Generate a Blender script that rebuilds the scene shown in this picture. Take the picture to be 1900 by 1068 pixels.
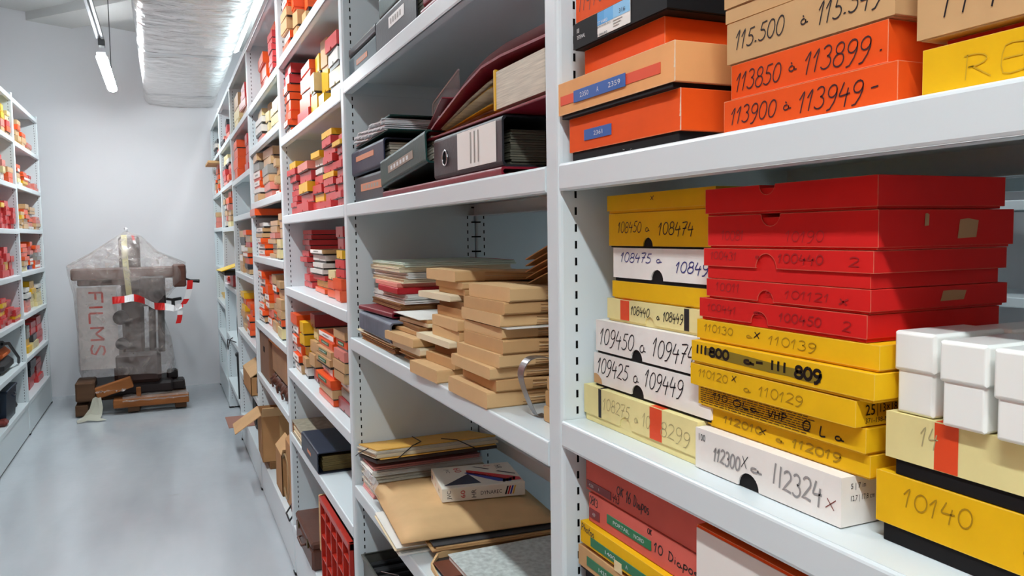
# Photographic archive aisle: steel racks full of photo-paper boxes, wrapped press at the end wall.
import bpy, bmesh, math, random
from mathutils import Matrix, Vector, Euler
for o in list(bpy.data.objects): bpy.data.objects.remove(o, do_unlink=True)
SC = bpy.context.scene
COL = SC.collection
PI = math.pi
# ---------------------------------------------------------------- camera
cam_d = bpy.data.cameras.new('camera'); cam = bpy.data.objects.new('camera', cam_d); COL.objects.link(cam)
cam_d.sensor_width = 36.0; cam_d.lens = 27.818; cam_d.clip_start = 0.02; cam_d.clip_end = 60
cam.matrix_world = Matrix(((0.9152110, 0.0411723, -0.4008662, 0.0000000), (-0.4027045, 0.0569983, -0.9135537, 0.0000000), (-0.0147644, 0.9975250, 0.0687457, 1.4359800), (0.0000000, 0.0000000, 0.0000000, 1.0000000)))
SC.camera = cam
# ---------------------------------------------------------------- world, exposure
W = bpy.data.worlds.new('room_air'); SC.world = W; W.use_nodes = True
W.node_tree.nodes['Background'].inputs[0].default_value = (0.8, 0.85, 0.9, 1)
W.node_tree.nodes['Background'].inputs[1].default_value = 0.05
SC.view_settings.view_transform = 'Standard'; SC.view_settings.look = 'None'
SC.view_settings.gamma = 1.0; SC.view_settings.use_curve_mapping = False
SC.view_settings.exposure = 0.0
LAMP = 155.0            # radiance of the LED diffusers (they are the only light sources)
LAMP_COL = (0.90, 0.97, 1.0)
# lamps: x centre, y0, y1, z underside, power factor, label
LAMPS = [(-0.335, 6.12, 7.50, 2.66, 0.72), (-0.31, 2.50, 3.92, 2.82, 1.0), (-0.31, -1.25, 0.17, 2.82, 1.0),
         (0.60, 4.6, 7.25, 3.0, 0.25), (1.95, 6.0, 7.4, 2.70, 0.45), (1.95, 2.98, 4.40, 2.70, 0.45), (1.95, -0.6, 0.8, 2.70, 0.45)]
# ---------------------------------------------------------------- materials
def lin(c):
    return tuple(((v/255)/12.92 if v/255 <= 0.04045 else ((v/255+0.055)/1.055)**2.4) for v in c) + (1.0,)
MATS = {}
def mat(name, rgb, rough=0.5, spec=0.5, metal=0.0, var=0.0, scale=8.0, bump=0.0, bscale=40.0, wear=None, coat=0.0, alpha=1.0, emit=0.0, stretch=None, trans=0.0, ior=1.45):
    if name in MATS: return MATS[name]
    m = bpy.data.materials.new(name); m.use_nodes = True
    N, L = m.node_tree.nodes, m.node_tree.links
    b = N['Principled BSDF']; c = lin(rgb)
    b.inputs['Base Color'].default_value = c
    b.inputs['Roughness'].default_value = rough; b.inputs['Metallic'].default_value = metal
    b.inputs['Specular IOR Level'].default_value = spec; b.inputs['Coat Weight'].default_value = coat
    b.inputs['Alpha'].default_value = alpha; b.inputs['IOR'].default_value = ior
    if trans: b.inputs['Transmission Weight'].default_value = trans
    if emit:
        b.inputs['Emission Color'].default_value = (*LAMP_COL, 1); b.inputs['Emission Strength'].default_value = emit
    src = None
    tc = None
    if var or bump or wear:
        tc = N.new('ShaderNodeTexCoord'); vec = tc.outputs['Object']
        if stretch:
            mp = N.new('ShaderNodeMapping'); mp.inputs['Scale'].default_value = stretch
            L.new(vec, mp.inputs['Vector']); vec = mp.outputs['Vector']
    if var:
        n = N.new('ShaderNodeTexNoise'); n.inputs['Scale'].default_value = scale; n.inputs['Detail'].default_value = 5
        L.new(vec, n.inputs['Vector'])
        r = N.new('ShaderNodeMapRange'); r.inputs['From Min'].default_value = 0.3; r.inputs['From Max'].default_value = 0.7
        r.inputs['To Min'].default_value = 1-var; r.inputs['To Max'].default_value = 1+var*0.6
        L.new(n.outputs['Fac'], r.inputs['Value'])
        mx = N.new('ShaderNodeMix'); mx.data_type = 'RGBA'; mx.blend_type = 'MULTIPLY'; mx.inputs['Factor'].default_value = 1
        mx.inputs['A'].default_value = c; L.new(r.outputs['Result'], mx.inputs['B'])
        src = mx.outputs['Result']
    if wear:
        bv = N.new('ShaderNodeBevel'); bv.samples = 4; bv.inputs['Radius'].default_value = 0.0014
        g = N.new('ShaderNodeNewGeometry'); d = N.new('ShaderNodeVectorMath'); d.operation = 'DOT_PRODUCT'
        L.new(bv.outputs['Normal'], d.inputs[0]); L.new(g.outputs['Normal'], d.inputs[1])
        n2 = N.new('ShaderNodeTexNoise'); n2.inputs['Scale'].default_value = 60; n2.inputs['Detail'].default_value = 4; L.new(tc.outputs['Object'], n2.inputs['Vector'])
        a = N.new('ShaderNodeMath'); a.operation = 'SUBTRACT'; a.inputs[0].default_value = 1.0; L.new(d.outputs['Value'], a.inputs[1])
        p = N.new('ShaderNodeMath'); p.operation = 'MULTIPLY'; L.new(a.outputs[0], p.inputs[0]); L.new(n2.outputs['Fac'], p.inputs[1])
        rr = N.new('ShaderNodeMapRange'); rr.inputs['From Min'].default_value = 0.07; rr.inputs['From Max'].default_value = 0.12
        L.new(p.outputs[0], rr.inputs['Value'])
        mx2 = N.new('ShaderNodeMix'); mx2.data_type = 'RGBA'; L.new(rr.outputs['Result'], mx2.inputs['Factor'])
        if src: L.new(src, mx2.inputs['A'])
        else: mx2.inputs['A'].default_value = c
        mx2.inputs['B'].default_value = lin(wear); src = mx2.outputs['Result']
    if src: L.new(src, b.inputs['Base Color'])
    if bump:
        n3 = N.new('ShaderNodeTexNoise'); n3.inputs['Scale'].default_value = bscale; n3.inputs['Detail'].default_value = 4
        L.new(vec, n3.inputs['Vector'])
        bm_ = N.new('ShaderNodeBump'); bm_.inputs['Strength'].default_value = bump; bm_.inputs['Distance'].default_value = 0.004
        L.new(n3.outputs['Fac'], bm_.inputs['Height']); L.new(bm_.outputs['Normal'], b.inputs['Normal'])
    MATS[name] = m
    return m
STEEL = mat('white_enamelled_steel', (216, 226, 229), 0.32, 0.5)
SLOT = mat('slot_black', (8, 8, 9), 0.9, 0.1)
FOOTCAP = mat('black_foot_cap', (18, 18, 19), 0.6)
WALL = mat('wall_paint', (226, 226, 229), 0.75, 0.3, var=0.03, scale=1.2)
CEIL = mat('ceiling_paint', (205, 204, 202), 0.8, 0.2)
INK = mat('black_ink', (22, 18, 26), 0.5, 0.3)
MARKER = mat('black_marker', (10, 9, 10), 0.35, 0.5)
VIOLET = mat('violet_black_ink', (52, 26, 34), 0.5, 0.3)
BLUEINK = mat('blue_ink', (35, 42, 120), 0.5, 0.3)
PENCIL_Y = mat('faded_ink_on_yellow', (168, 128, 14), 0.6, 0.3)
PENCIL_R = mat('faded_ink_on_red', (160, 24, 26), 0.5, 0.4)
PENCIL_C = mat('faded_ink_on_cream', (178, 166, 122), 0.6, 0.3)
PENCIL_G = mat('grey_marker', (150, 147, 146), 0.6, 0.3)
WTEXT = mat('embossed_white', (214, 220, 222), 0.5)
WPRINT = mat('white_print', (230, 230, 228), 0.5)
def card(key, near=False):
    tab = {'R': (206, 58, 58), 'O': (236, 86, 26), 'K': (204, 164, 116), 'Y': (236, 184, 22), 'W': (224, 221, 214), 'C': (232, 214, 156),
           'p': (222, 132, 118), 'r': (150, 60, 62), 'G': (148, 146, 138), 'D': (44, 44, 50), 'B': (38, 52, 128), 'k': (28, 27, 28), 'cream': (236, 224, 160), 'pale': (236, 170, 110), 'salmon': (214, 104, 92), 'darkred': (210, 32, 30)}
    rgb = tab[key]
    if near:
        rgb = {'W': (240, 236, 230), 'R': (196, 46, 44)}.get(key, rgb)
        w = {'O': (240, 200, 160), 'R': (205, 160, 130), 'darkred': (205, 150, 120), 'Y': (236, 205, 110), 'pale': (245, 225, 195)}.get(key)
        return mat('card_near_'+key, rgb, 0.65, 0.14, var=0.10, scale=14, bump=0.05, bscale=90, wear=w)
    return mat('card_'+key, rgb, 0.32, 0.7, var=0.12, scale=11)
TAPE_G = mat('green_label_tape', (24, 112, 66), 0.3)
TAPE_B = mat('blue_label_tape', (28, 98, 172), 0.3)
TAPE_R = mat('dark_red_label_tape', (120, 30, 34), 0.35)
PAPERLABEL = mat('white_paper_label', (236, 232, 226), 0.6)
# ---------------------------------------------------------------- mesh helpers
_GL = {}
def glyphs(body):
    if body in _GL: return _GL[body]
    cu = bpy.data.curves.new('t', 'FONT'); cu.body = body; cu.size = 1.0; cu.resolution_u = 2
    ob = bpy.data.objects.new('t', cu); COL.objects.link(ob)
    dg = bpy.context.evaluated_depsgraph_get(); ev = ob.evaluated_get(dg); me = ev.to_mesh()
    vs = [(v.co.x, v.co.y) for v in me.vertices]; fs = [tuple(p.vertices) for p in me.polygons]
    ev.to_mesh_clear(); bpy.data.objects.remove(ob, do_unlink=True); bpy.data.curves.remove(cu)
    x0 = min(v[0] for v in vs); x1 = max(v[0] for v in vs); y0 = min(v[1] for v in vs); y1 = max(v[1] for v in vs)
    vs = [((v[0]-x0)/(x1-x0), (v[1]-y0)/(y1-y0)) for v in vs]
    _GL[body] = (vs, fs, (x1-x0)/(y1-y0)); return _GL[body]
class MB:
    """collects geometry in local coordinates, builds one mesh object"""
    def __init__(s): s.v = []; s.f = []; s.mi = []; s.m = []; s.sm = []
    def _m(s, m):
        if m not in s.m: s.m.append(m)
        return s.m.index(m)
    def add(s, vs, fs, m, M=None, smooth=False):
        k = len(s.v)
        s.v += [tuple(M @ Vector(v)) if M is not None else tuple(v) for v in vs]
        i = s._m(m)
        for f in fs: s.f.append([k+a for a in f]); s.mi.append(i); s.sm.append(smooth)
    def box(s, x0, x1, y0, y1, z0, z1, m, ch=0.0, M=None):
        if ch <= 0:
            vs = [(x, y, z) for x in (x0, x1) for y in (y0, y1) for z in (z0, z1)]
            fs = [(0, 1, 3, 2), (4, 6, 7, 5), (0, 4, 5, 1), (2, 3, 7, 6), (0, 2, 6, 4), (1, 5, 7, 3)]
            s.add(vs, fs, m, M); return
        c = ((x0+x1)/2, (y0+y1)/2, (z0+z1)/2); h = ((x1-x0)/2, (y1-y0)/2, (z1-z0)/2)
        ch = min(ch, min(h)*0.9)
        vs = []; idx = {}
        for sx in (-1, 1):
            for sy in (-1, 1):
                for sz in (-1, 1):
                    for a in range(3):
                        sg = (sx, sy, sz)
                        p = [c[i]+sg[i]*(h[i] if i == a else h[i]-ch) for i in range(3)]
                        idx[(sx, sy, sz, a)] = len(vs); vs.append(tuple(p))
        fs = []
        for a in range(3):
            b, d = [i for i in range(3) if i != a]
            for sg in (-1, 1):
                q = []
                for (u, w) in ((-1, -1), (1, -1), (1, 1), (-1, 1)):
                    t = [0, 0, 0]; t[a] = sg; t[b] = u; t[d] = w; q.append(idx[(*t, a)])
                flip = (sg == -1) ^ (a == 1)
                fs.append(tuple(reversed(q)) if flip else tuple(q))
        for a in range(3):      # edges along axis a
            b, d = [i for i in range(3) if i != a]
            for u in (-1, 1):
                for w in (-1, 1):
                    t0 = [0, 0, 0]; t0[b] = u; t0[d] = w; t1 = list(t0); t0[a] = -1; t1[a] = 1
                    q = [idx[(*t0, b)], idx[(*t1, b)], idx[(*t1, d)], idx[(*t0, d)]]
                    fs.append(tuple(q))
        for sx in (-1, 1):
            for sy in (-1, 1):
                for sz in (-1, 1): fs.append(tuple(idx[(sx, sy, sz, a)] for a in range(3)))
        s.add(vs, fs, m, M)
    def prism(s, out, d0, d1, m, M=None, smooth=False):
        """outline (u, w) in the local x-z plane extruded along local y from d0 to d1"""
        n = len(out)
        vs = [(u, d0, w) for u, w in out]+[(u, d1, w) for u, w in out]
        fs = [tuple(range(n)), tuple(range(2*n-1, n-1, -1))]
        s.add(vs, fs, m, M)
        s.add(vs, [(i+n, (i+1) % n+n, (i+1) % n, i) for i in range(n)], m, M, smooth)
    def tube(s, pts, r, m, n=8, M=None, closed=False):
        P = [Vector(p) for p in pts]; vs = []; fs = []
        k = len(P); prev = None
        for i, p in enumerate(P):
            t = (P[min(i+1, k-1)]-P[max(i-1, 0)])
            if t.length < 1e-9: t = Vector((0, 0, 1))
            t.normalize()
            a = prev if prev is not None else (Vector((0, 0, 1)) if abs(t.z) < 0.9 else Vector((1, 0, 0)))
            a = (a - t*a.dot(t)).normalized(); prev = a; b = t.cross(a)
            rr = r[i] if isinstance(r, (list, tuple)) else r
            for j in range(n):
                an = 2*PI*j/n; vs.append(tuple(p+a*math.cos(an)*rr+b*math.sin(an)*rr))
        for i in range(k-1):
            for j in range(n):
                fs.append((i*n+j, i*n+(j+1) % n, (i+1)*n+(j+1) % n, (i+1)*n+j))
        s.add(vs, fs, m, M, True)
        s.add(vs, [tuple(range(n-1, -1, -1)), tuple((k-1)*n+j for j in range(n))], m, M)
    def ribbon(s, pts, w, m, F):
        """flat pen stroke: 2D points through F(u, w) -> 3D"""
        P = [Vector((p[0], p[1])) for p in pts]
        if len(P) < 2: return
        L_, R_ = [], []
        for i, p in enumerate(P):
            t = P[min(i+1, len(P)-1)]-P[max(i-1, 0)]
            if t.length < 1e-9: t = Vector((1, 0))
            t.normalize(); nrm = Vector((-t.y, t.x))*w*0.5
            L_.append(p+nrm); R_.append(p-nrm)
        n = len(P)
        vs = [F(q.x, q.y) for q in L_]+[F(q.x, q.y) for q in R_]
        s.add(vs, [(i, i+1, n+i+1, n+i) for i in range(n-1)], m)
    def text(s, body, u0, u1, w0, w1, m, F, keep=False):
        """printed type fitted in the rectangle u0..u1, w0..w1"""
        vs, fs, asp = glyphs(body)
        if keep: u1 = u0+asp*(w1-w0)
        s.add([F(u0+(u1-u0)*v[0], w0+(w1-w0)*v[1]) for v in vs], fs, m)
    def build(s, name, parent=None, bevel=0.0, loc=None, rot=None, smooth=None, recalc=False):
        me = bpy.data.meshes.new(name)
        me.from_pydata(s.v, [], s.f)
        for m in s.m: me.materials.append(m)
        me.polygons.foreach_set('material_index', s.mi)
        me.polygons.foreach_set('use_smooth', s.sm if smooth is None else [smooth]*len(s.f))
        if recalc or True:
            bm = bmesh.new(); bm.from_mesh(me); bmesh.ops.recalc_face_normals(bm, faces=bm.faces); bm.to_mesh(me); bm.free()
        me.update()
        o = bpy.data.objects.new(name, me); COL.objects.link(o)
        if parent: o.parent = parent
        if loc: o.location = loc
        if rot: o.rotation_euler = rot
        if bevel:
            md = o.modifiers.new('edge', 'BEVEL'); md.width = bevel; md.segments = 2; md.limit_method = 'ANGLE'; md.angle_limit = 0.7
        return o
def tag(o, label=None, cat=None, group=None, kind=None):
    if label: o['label'] = label
    if cat: o['category'] = cat
    if group: o['group'] = group
    if kind: o['kind'] = kind
    return o
def thing(name, label, cat, loc=(0, 0, 0), rz=0.0, group=None, rot=None):
    o = bpy.data.objects.new(name, None); COL.objects.link(o); o.empty_display_size = 0.05
    o.location = loc; o.rotation_euler = rot if rot else (0, 0, rz)
    return tag(o, label, cat, group)
def front(y=-0.0004): return lambda u, w: (u, y, w)
# ---------------------------------------------------------------- handwriting
def arc(cx, cy, rx, ry, a0, a1, n=10):
    return [(cx+rx*math.cos(math.radians(a0+(a1-a0)*i/n)), cy+ry*math.sin(math.radians(a0+(a1-a0)*i/n))) for i in range(n+1)]
PEN = {
 '0': (.62, [arc(.3, .5, .24, .5, 80, 440, 16)]),
 '1': (.42, [[(.02, .62), (.24, 1.0), (.2, .5), (.17, -.05)]]),
 '|': (.34, [[(.2, 1.0), (.17, .5), (.16, 0)]]),
 '2': (.6, [arc(.28, .74, .22, .26, 160, -30, 8)+[(.2, .25), (.03, .02), (.25, .06), (.55, 0)]]),
 '3': (.58, [arc(.24, .76, .2, .24, 150, -80, 8)+arc(.24, .26, .25, .28, 80, -150, 9)]),
 '4': (.62, [[(.2, 1.0), (.12, .7), (.06, .42), (.3, .42), (.55, .46)], [(.44, .72), (.4, .3), (.38, -.12)]]),
 '5': (.58, [[(.52, 1.0), (.2, .97), (.14, .58)]+arc(.24, .3, .26, .3, 110, -140, 9)]),
 '6': (.58, [[(.42, 1.02), (.2, .7)]+arc(.28, .26, .22, .27, 170, 530, 12)]),
 '7': (.55, [[(.04, .95), (.5, .98), (.3, .5), (.2, -.05)], [(.12, .5), (.46, .52)]]),
 '8': (.58, [arc(.28, .76, .19, .24, -60, 240, 10)+arc(.28, .26, .24, .28, 100, -260, 12)]),
 '9': (.58, [arc(.28, .7, .21, .28, 20, 380, 12)+[(.5, .5), (.42, .2), (.26, -.1), (.1, -.14)]]),
 'a': (.62, [arc(.24, .2, .18, .2, 60, 400, 10)+[(.43, .1), (.6, .08)]]),
 'A': (.62, [arc(.24, .2, .18, .2, 60, 400, 10)+[(.43, .1), (.6, .08)], [(.16, .66), (.26, .54)]]),
 'x': (.6, [[(.05, .02), (.5, .7)], [(.08, .66), (.46, .0)]]),
 '.': (.3, [[(.1, .0), (.16, .06), (.2, .0)]]),
 '-': (.5, [[(.08, .35), (.42, .42)]]),
 '_': (.4, [[(.05, .1), (.35, .16)]]),
 ' ': (.5, []),
 'O': (.7, [arc(.34, .5, .28, .46, 80, 440, 16)]),
 'K': (.62, [[(.12, 1), (.1, 0)], [(.5, .95), (.14, .5), (.52, .02)]]),
 'D': (.62, [[(.12, 1), (.1, 0)], [(.04, 1)]+arc(.1, .5, .42, .5, 80, -80, 10)]),
 'i': (.3, [[(.14, .5), (.14, 0)], [(.14, .72), (.16, .76)]]),
 'p': (.55, [[(.1, .6), (.08, -.4)], arc(.26, .34, .2, .24, 150, -170, 10)]),
 'o': (.52, [arc(.24, .26, .19, .25, 80, 440, 12)]),
 's': (.45, [arc(.22, .4, .14, .12, 40, 260, 6)+arc(.22, .13, .15, .14, 80, -140, 6)]),
 'P': (.6, [[(.1, 1), (.08, 0)], [(.04, .96)]+arc(.16, .72, .3, .26, 80, -100, 10)]),
 'h': (.55, [[(.1, 1), (.08, 0)], [(.09, .3), (.25, .55), (.4, .4), (.42, 0)]]),
 't': (.45, [[(.2, .9), (.18, .1), (.34, .02)], [(.04, .6), (.36, .62)]]),
 'R': (.62, [[(.1, 1), (.08, 0)], [(.04, .96)]+arc(.16, .74, .28, .24, 80, -100, 8)+[(.2, .5), (.52, 0)]]),
 'E': (.58, [[(.5, .98), (.12, 1), (.1, .0), (.5, .04)], [(.1, .52), (.4, .54)]]),
 'L': (.5, [[(.12, 1), (.1, .02), (.45, .04)]]),
 'V': (.55, [[(.05, .95), (.22, 0), (.45, .98)]]),
 'H': (.6, [[(.1, 1), (.08, 0)], [(.48, 1), (.46, 0)], [(.08, .5), (.48, .52)]]),
 'M': (.7, [[(.06, 0), (.12, 1), (.32, .3), (.54, 1), (.6, 0)]]),
}
def smooth_pts(p, n=3):
    if len(p) < 3: return p
    o = []
    for i in range(len(p)-1):
        a, b, c, d = p[max(i-1, 0)], p[i], p[i+1], p[min(i+2, len(p)-1)]
        for k in range(n):
            t = k/n
            o.append(tuple(0.5*((2*b[j])+(-a[j]+c[j])*t+(2*a[j]-5*b[j]+4*c[j]-d[j])*t*t+(-a[j]+3*b[j]-3*c[j]+d[j])*t**3) for j in (0, 1)))
    o.append(p[-1]); return o
def write(mb, txt, u0, u1, w0, h, pen, m, F, slant=0.12, seed=1):
    rnd = random.Random(seed+len(txt)); tot = sum(PEN[c][0] for c in txt); sx = (u1-u0)/tot; x = u0
    for c in txt:
        adv, st = PEN[c]; dy = rnd.uniform(-.05, .05)*h; sc = rnd.uniform(.92, 1.06)
        for k in st:
            pts = [(x+(q[0]*sx)+slant*q[1]*h, w0+dy+q[1]*h*sc) for q in (smooth_pts(k) if len(k) < 9 else k)]
            mb.ribbon(pts, pen, m, F)
        x += adv*sx
# ---------------------------------------------------------------- room shell
def struct(name, mb, **k):
    o = mb.build(name, **k); o['kind'] = 'structure'; return o
m = MATS.get('floor') or bpy.data.materials.new('floor_epoxy'); m.use_nodes = True
N, L = m.node_tree.nodes, m.node_tree.links; b = N['Principled BSDF']
tc = N.new('ShaderNodeTexCoord'); mp = N.new('ShaderNodeMapping'); mp.inputs['Scale'].default_value = (0.8, 0.22, 1); L.new(tc.outputs['Object'], mp.inputs['Vector'])
n1 = N.new('ShaderNodeTexNoise'); n1.inputs['Scale'].default_value = 2.2; n1.inputs['Detail'].default_value = 6; L.new(mp.outputs['Vector'], n1.inputs['Vector'])
cr = N.new('ShaderNodeValToRGB'); cr.color_ramp.elements[0].position = 0.36; cr.color_ramp.elements[0].color = lin((176, 182, 187))
cr.color_ramp.elements[1].position = 0.62; cr.color_ramp.elements[1].color = lin((196, 203, 208)); L.new(n1.outputs['Fac'], cr.inputs['Fac']); L.new(cr.outputs['Color'], b.inputs['Base Color'])
rr = N.new('ShaderNodeMapRange'); rr.inputs['To Min'].default_value = 0.08; rr.inputs['To Max'].default_value = 0.20; L.new(n1.outputs['Fac'], rr.inputs['Value']); L.new(rr.outputs['Result'], b.inputs['Roughness'])
n2 = N.new('ShaderNodeTexNoise'); n2.inputs['Scale'].default_value = 7; n2.inputs['Detail'].default_value = 3; L.new(tc.outputs['Object'], n2.inputs['Vector'])
bp = N.new('ShaderNodeBump'); bp.inputs['Strength'].default_value = 0.06; bp.inputs['Distance'].default_value = 0.02; L.new(n2.outputs['Fac'], bp.inputs['Height']); L.new(bp.outputs['Normal'], b.inputs['Normal'])
FLOOR = m
X0, X1, Y0, Y1 = -1.40, 3.15, -5.5, 8.29
def ceil_z(x): return 3.36-0.115*(x+0.169)
q = MB(); q.box(X0, X1, Y0, Y1, -0.1, 0, FLOOR); struct('floor', q)
q = MB(); q.box(X0-.1, X1+.1, Y1, Y1+.1, -.1, 3.7, WALL); struct('wall_back', q)
q = MB(); q.box(X0-.1, X1+.1, Y0-.1, Y0, -.1, 3.7, WALL); struct('wall_front', q)
q = MB(); q.box(X0-.1, X0, Y0, Y1, -.1, 3.7, WALL); struct('wall_left', q)
q = MB(); q.box(X1, X1+.1, Y0, Y1, -.1, 3.7, WALL); struct('wall_right', q)
q = MB(); q.add([(x, y, ceil_z(x)+dz) for dz in (0, .1) for x, y in ((X0-.1, Y0-.1), (X1+.1, Y0-.1), (X1+.1, Y1+.1), (X0-.1, Y1+.1))],
          [(3, 2, 1, 0), (4, 5, 6, 7), (0, 1, 5, 4), (1, 2, 6, 5), (2, 3, 7, 6), (3, 0, 4, 7)], CEIL); struct('ceiling', q)
# oblique white downstand beam under the ceiling
q = MB(); bd = Vector((0.5, -0.78, 0)).normalized(); bn = Vector((bd.y, -bd.x, 0)); p0 = Vector((-0.93, 8.4, 0)); vs = []
for t in (0, 3.0):
    for s_ in (-0.15, 0.15):
        p = p0+bd*t+bn*s_
        for dz in (-0.075, 0.03): vs.append((p.x, p.y, ceil_z(p.x)+dz))
q.add(vs, [(0, 1, 3, 2), (4, 6, 7, 5), (0, 4, 5, 1), (2, 3, 7, 6), (0, 2, 6, 4), (1, 5, 7, 3)], CEIL); struct('trim_1', q)
# ---------------------------------------------------------------- lamps
DIFFS = {k: mat('led_diffuser_%d' % int(k*100), (240, 240, 240), 0.4, emit=LAMP*k) for k in (1.0, .72, .45, .25)}
LBODY = mat('lamp_housing', (196, 200, 202), 0.45)
RAILM = mat('galvanised_rail', (150, 152, 154), 0.35, metal=0.8)
RAILD = mat('dark_rail_parts', (52, 53, 55), 0.6)  # dark grey of the rail's cable, the wires and the end clip
LLAB = ['LED batten lamp hanging over the far end of the aisle', 'LED batten lamp over the middle of the aisle', 'LED batten lamp over the near end of the aisle',
        'long LED lamp above the right-hand racks beside the foil duct', 'LED batten lamp at far end of the aisle behind the racks', 'LED batten lamp over the middle of the aisle behind the racks', 'LED batten lamp at near end of the aisle behind the racks']
for (lx, ya, yb, lz, pw), lab in zip(LAMPS, LLAB):
    t = thing('batten_lamp', lab, 'lamp', (lx, ya, lz-.028), 0)
    w = 0.055 if pw == .25 else 0.036; ln = yb-ya
    q = MB(); q.prism([(-w*.8, .045), (-w*.8, .075), (w*.8, .075), (w*.8, .045)], 0.01, ln-0.01, LBODY); q.build('housing', t, 0.004)
    out = [(w*math.cos(a), .05-.022*math.sin(a)) for a in [PI*i/10 for i in range(11)]]
    q = MB()
    ys = [0, .008, .03, .07]; ys = ys+[ln-v for v in reversed(ys)]
    sc = [.45, .7, .92, 1.0]; sc = sc+list(reversed(sc))
    vs = []
    for y_, s_ in zip(ys, sc): vs += [(u*s_, y_, .05-(.05-v)*s_) for u, v in out]
    n = len(out)
    fs = [(i*n+j, i*n+j+1, (i+1)*n+j+1, (i+1)*n+j) for i in range(len(ys)-1) for j in range(n-1)]+[tuple(range(n)), tuple((len(ys)-1)*n+j for j in range(n))]+[(i*n, (i+1)*n, (i+1)*n+n-1, i*n+n-1) for i in range(len(ys)-1)]
    q.add(vs, fs, DIFFS[pw], None, True); q.build('diffuser', t)
    zt = ceil_z(lx)-lz+.02
    q = MB()
    for k in (ln-0.55,): q.tube([(0.02, k, .075), (0.02, k, zt)], 0.003, RAILD, 6)
    q.build('suspension_wire', t)
# metal trunking rail carrying the cables to the far lamp
t = thing('cable_rail', 'grey metal cable rail hanging above the aisle, ending at the lamp', 'rail', (-0.355, -1.5, 2.875))
q = MB()
q.box(-.028, -.006, 0, 8.0, 0, .03, RAILM, .002); q.box(.004, .022, 0, 8.1, -.004, .02, RAILM, .002)
q.build('rail', t)
q = MB(); q.box(-.006, .004, 0, 8.0, .004, .022, RAILD); q.build('cable', t)
q = MB()
for k in (1.2, 3.2, 5.2, 7.2): q.tube([(-.012, k, .02), (-.012, k, ceil_z(-.38)-2.80)], .004, RAILM, 6)
q.build('hanger_rod', t)
q = MB(); q.box(-.016, .026, 7.98, 8.06, -.05, .0, RAILD, .003); q.build('end_clip', t)
# ---------------------------------------------------------------- foil duct
m = bpy.data.materials.new('crinkled_foil'); m.use_nodes = True; N, L = m.node_tree.nodes, m.node_tree.links; b = N['Principled BSDF']
b.inputs['Base Color'].default_value = lin((226, 224, 222)); b.inputs['Metallic'].default_value = 0.95; b.inputs['Roughness'].default_value = 0.24
tc = N.new('ShaderNodeTexCoord'); mp = N.new('ShaderNodeMapping'); mp.inputs['Scale'].default_value = (1.6, 3.4, 1.6); L.new(tc.outputs['Object'], mp.inputs['Vector'])
n1 = N.new('ShaderNodeTexNoise'); n1.inputs['Scale'].default_value = 3.5; n1.inputs['Detail'].default_value = 7; n1.inputs['Distortion'].default_value = 0.6; L.new(mp.outputs['Vector'], n1.inputs['Vector'])
bp = N.new('ShaderNodeBump'); bp.inputs['Strength'].default_value = 0.7; bp.inputs['Distance'].default_value = 0.04; L.new(n1.outputs['Fac'], bp.inputs['Height']); L.new(bp.outputs['Normal'], b.inputs['Normal'])
FOIL = m
t = thing('air_duct', 'silver foil-wrapped air duct under the ceiling beside the right racks', 'duct', (0.205, 0, 2.70))
rnd = random.Random(4); q = MB()
prof = []
hw, hz, rr_ = 0.315, 0.36, 0.07
for cx, cz, a0 in ((hw-rr_, rr_, -90), (hw-rr_, hz-rr_, 0), (-hw+rr_, hz-rr_, 90), (-hw+rr_, rr_, 180)):
    prof += [(cx+rr_*math.cos(math.radians(a0+15*i)), cz+rr_*math.sin(math.radians(a0+15*i))) for i in range(7)]
    if a0 == -90 or a0 == 90: pass
prof2 = []
for i in range(len(prof)):
    a, c = prof[i], prof[(i+1) % len(prof)]; dd = math.dist(a, c); nn = max(1, int(dd/.06))
    prof2 += [(a[0]+(c[0]-a[0])*k/nn, a[1]+(c[1]-a[1])*k/nn) for k in range(nn)]
ys = [0.8+0.075*i for i in range(101)]; ys[-1] = 8.285
np_ = len(prof2); vs = []
for y_ in ys:
    ph = (y_-6.05) % 1.70; pinch = 0.022*math.exp(-(min(ph, 1.70-ph)/.05)**2)
    for u, v in prof2:
        sag = -0.022*(1-(u/hw)**2)*math.sin(PI*ph/1.70) if v < .1 else 0
        k = 1-pinch/hw
        vs.append((u*k+rnd.uniform(-.003, .003), y_, .18+(v-.18)*k+sag+rnd.uniform(-.004, .004)))
q.add(vs, [(i*np_+j, i*np_+(j+1) % np_, (i+1)*np_+(j+1) % np_, (i+1)*np_+j) for i in range(len(ys)-1) for j in range(np_)], FOIL, None, True)
q.add([vs[j] for j in range(np_)], [tuple(range(np_))], FOIL)
q.build('foil_wrap', t)
BANDM = mat('foil_tape', (196, 196, 198), 0.25, metal=0.95, bump=0.4, bscale=60)
for k in range(5):
    yb_ = 0.95+1.70*k; q = MB(); vs = []
    for y_ in (yb_-.03, yb_+.03):
        for u, v in prof2: vs.append((u*.945, y_, .18+(v-.18)*.945-(.006 if v < .1 else 0)))
    q.add(vs, [(j, (j+1) % np_, np_+(j+1) % np_, np_+j) for j in range(np_)], BANDM, None, True); q.build('tape_band', t)
q = MB()
for k in range(4):
    for sx in (-.36, .36): q.tube([(sx*.84, 1.9+1.9*k, .36), (sx*.84, 1.9+1.9*k, ceil_z(.205+sx)-2.7)], .004, RAILM, 6)
q.build('hanger_rod', t)
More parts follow.
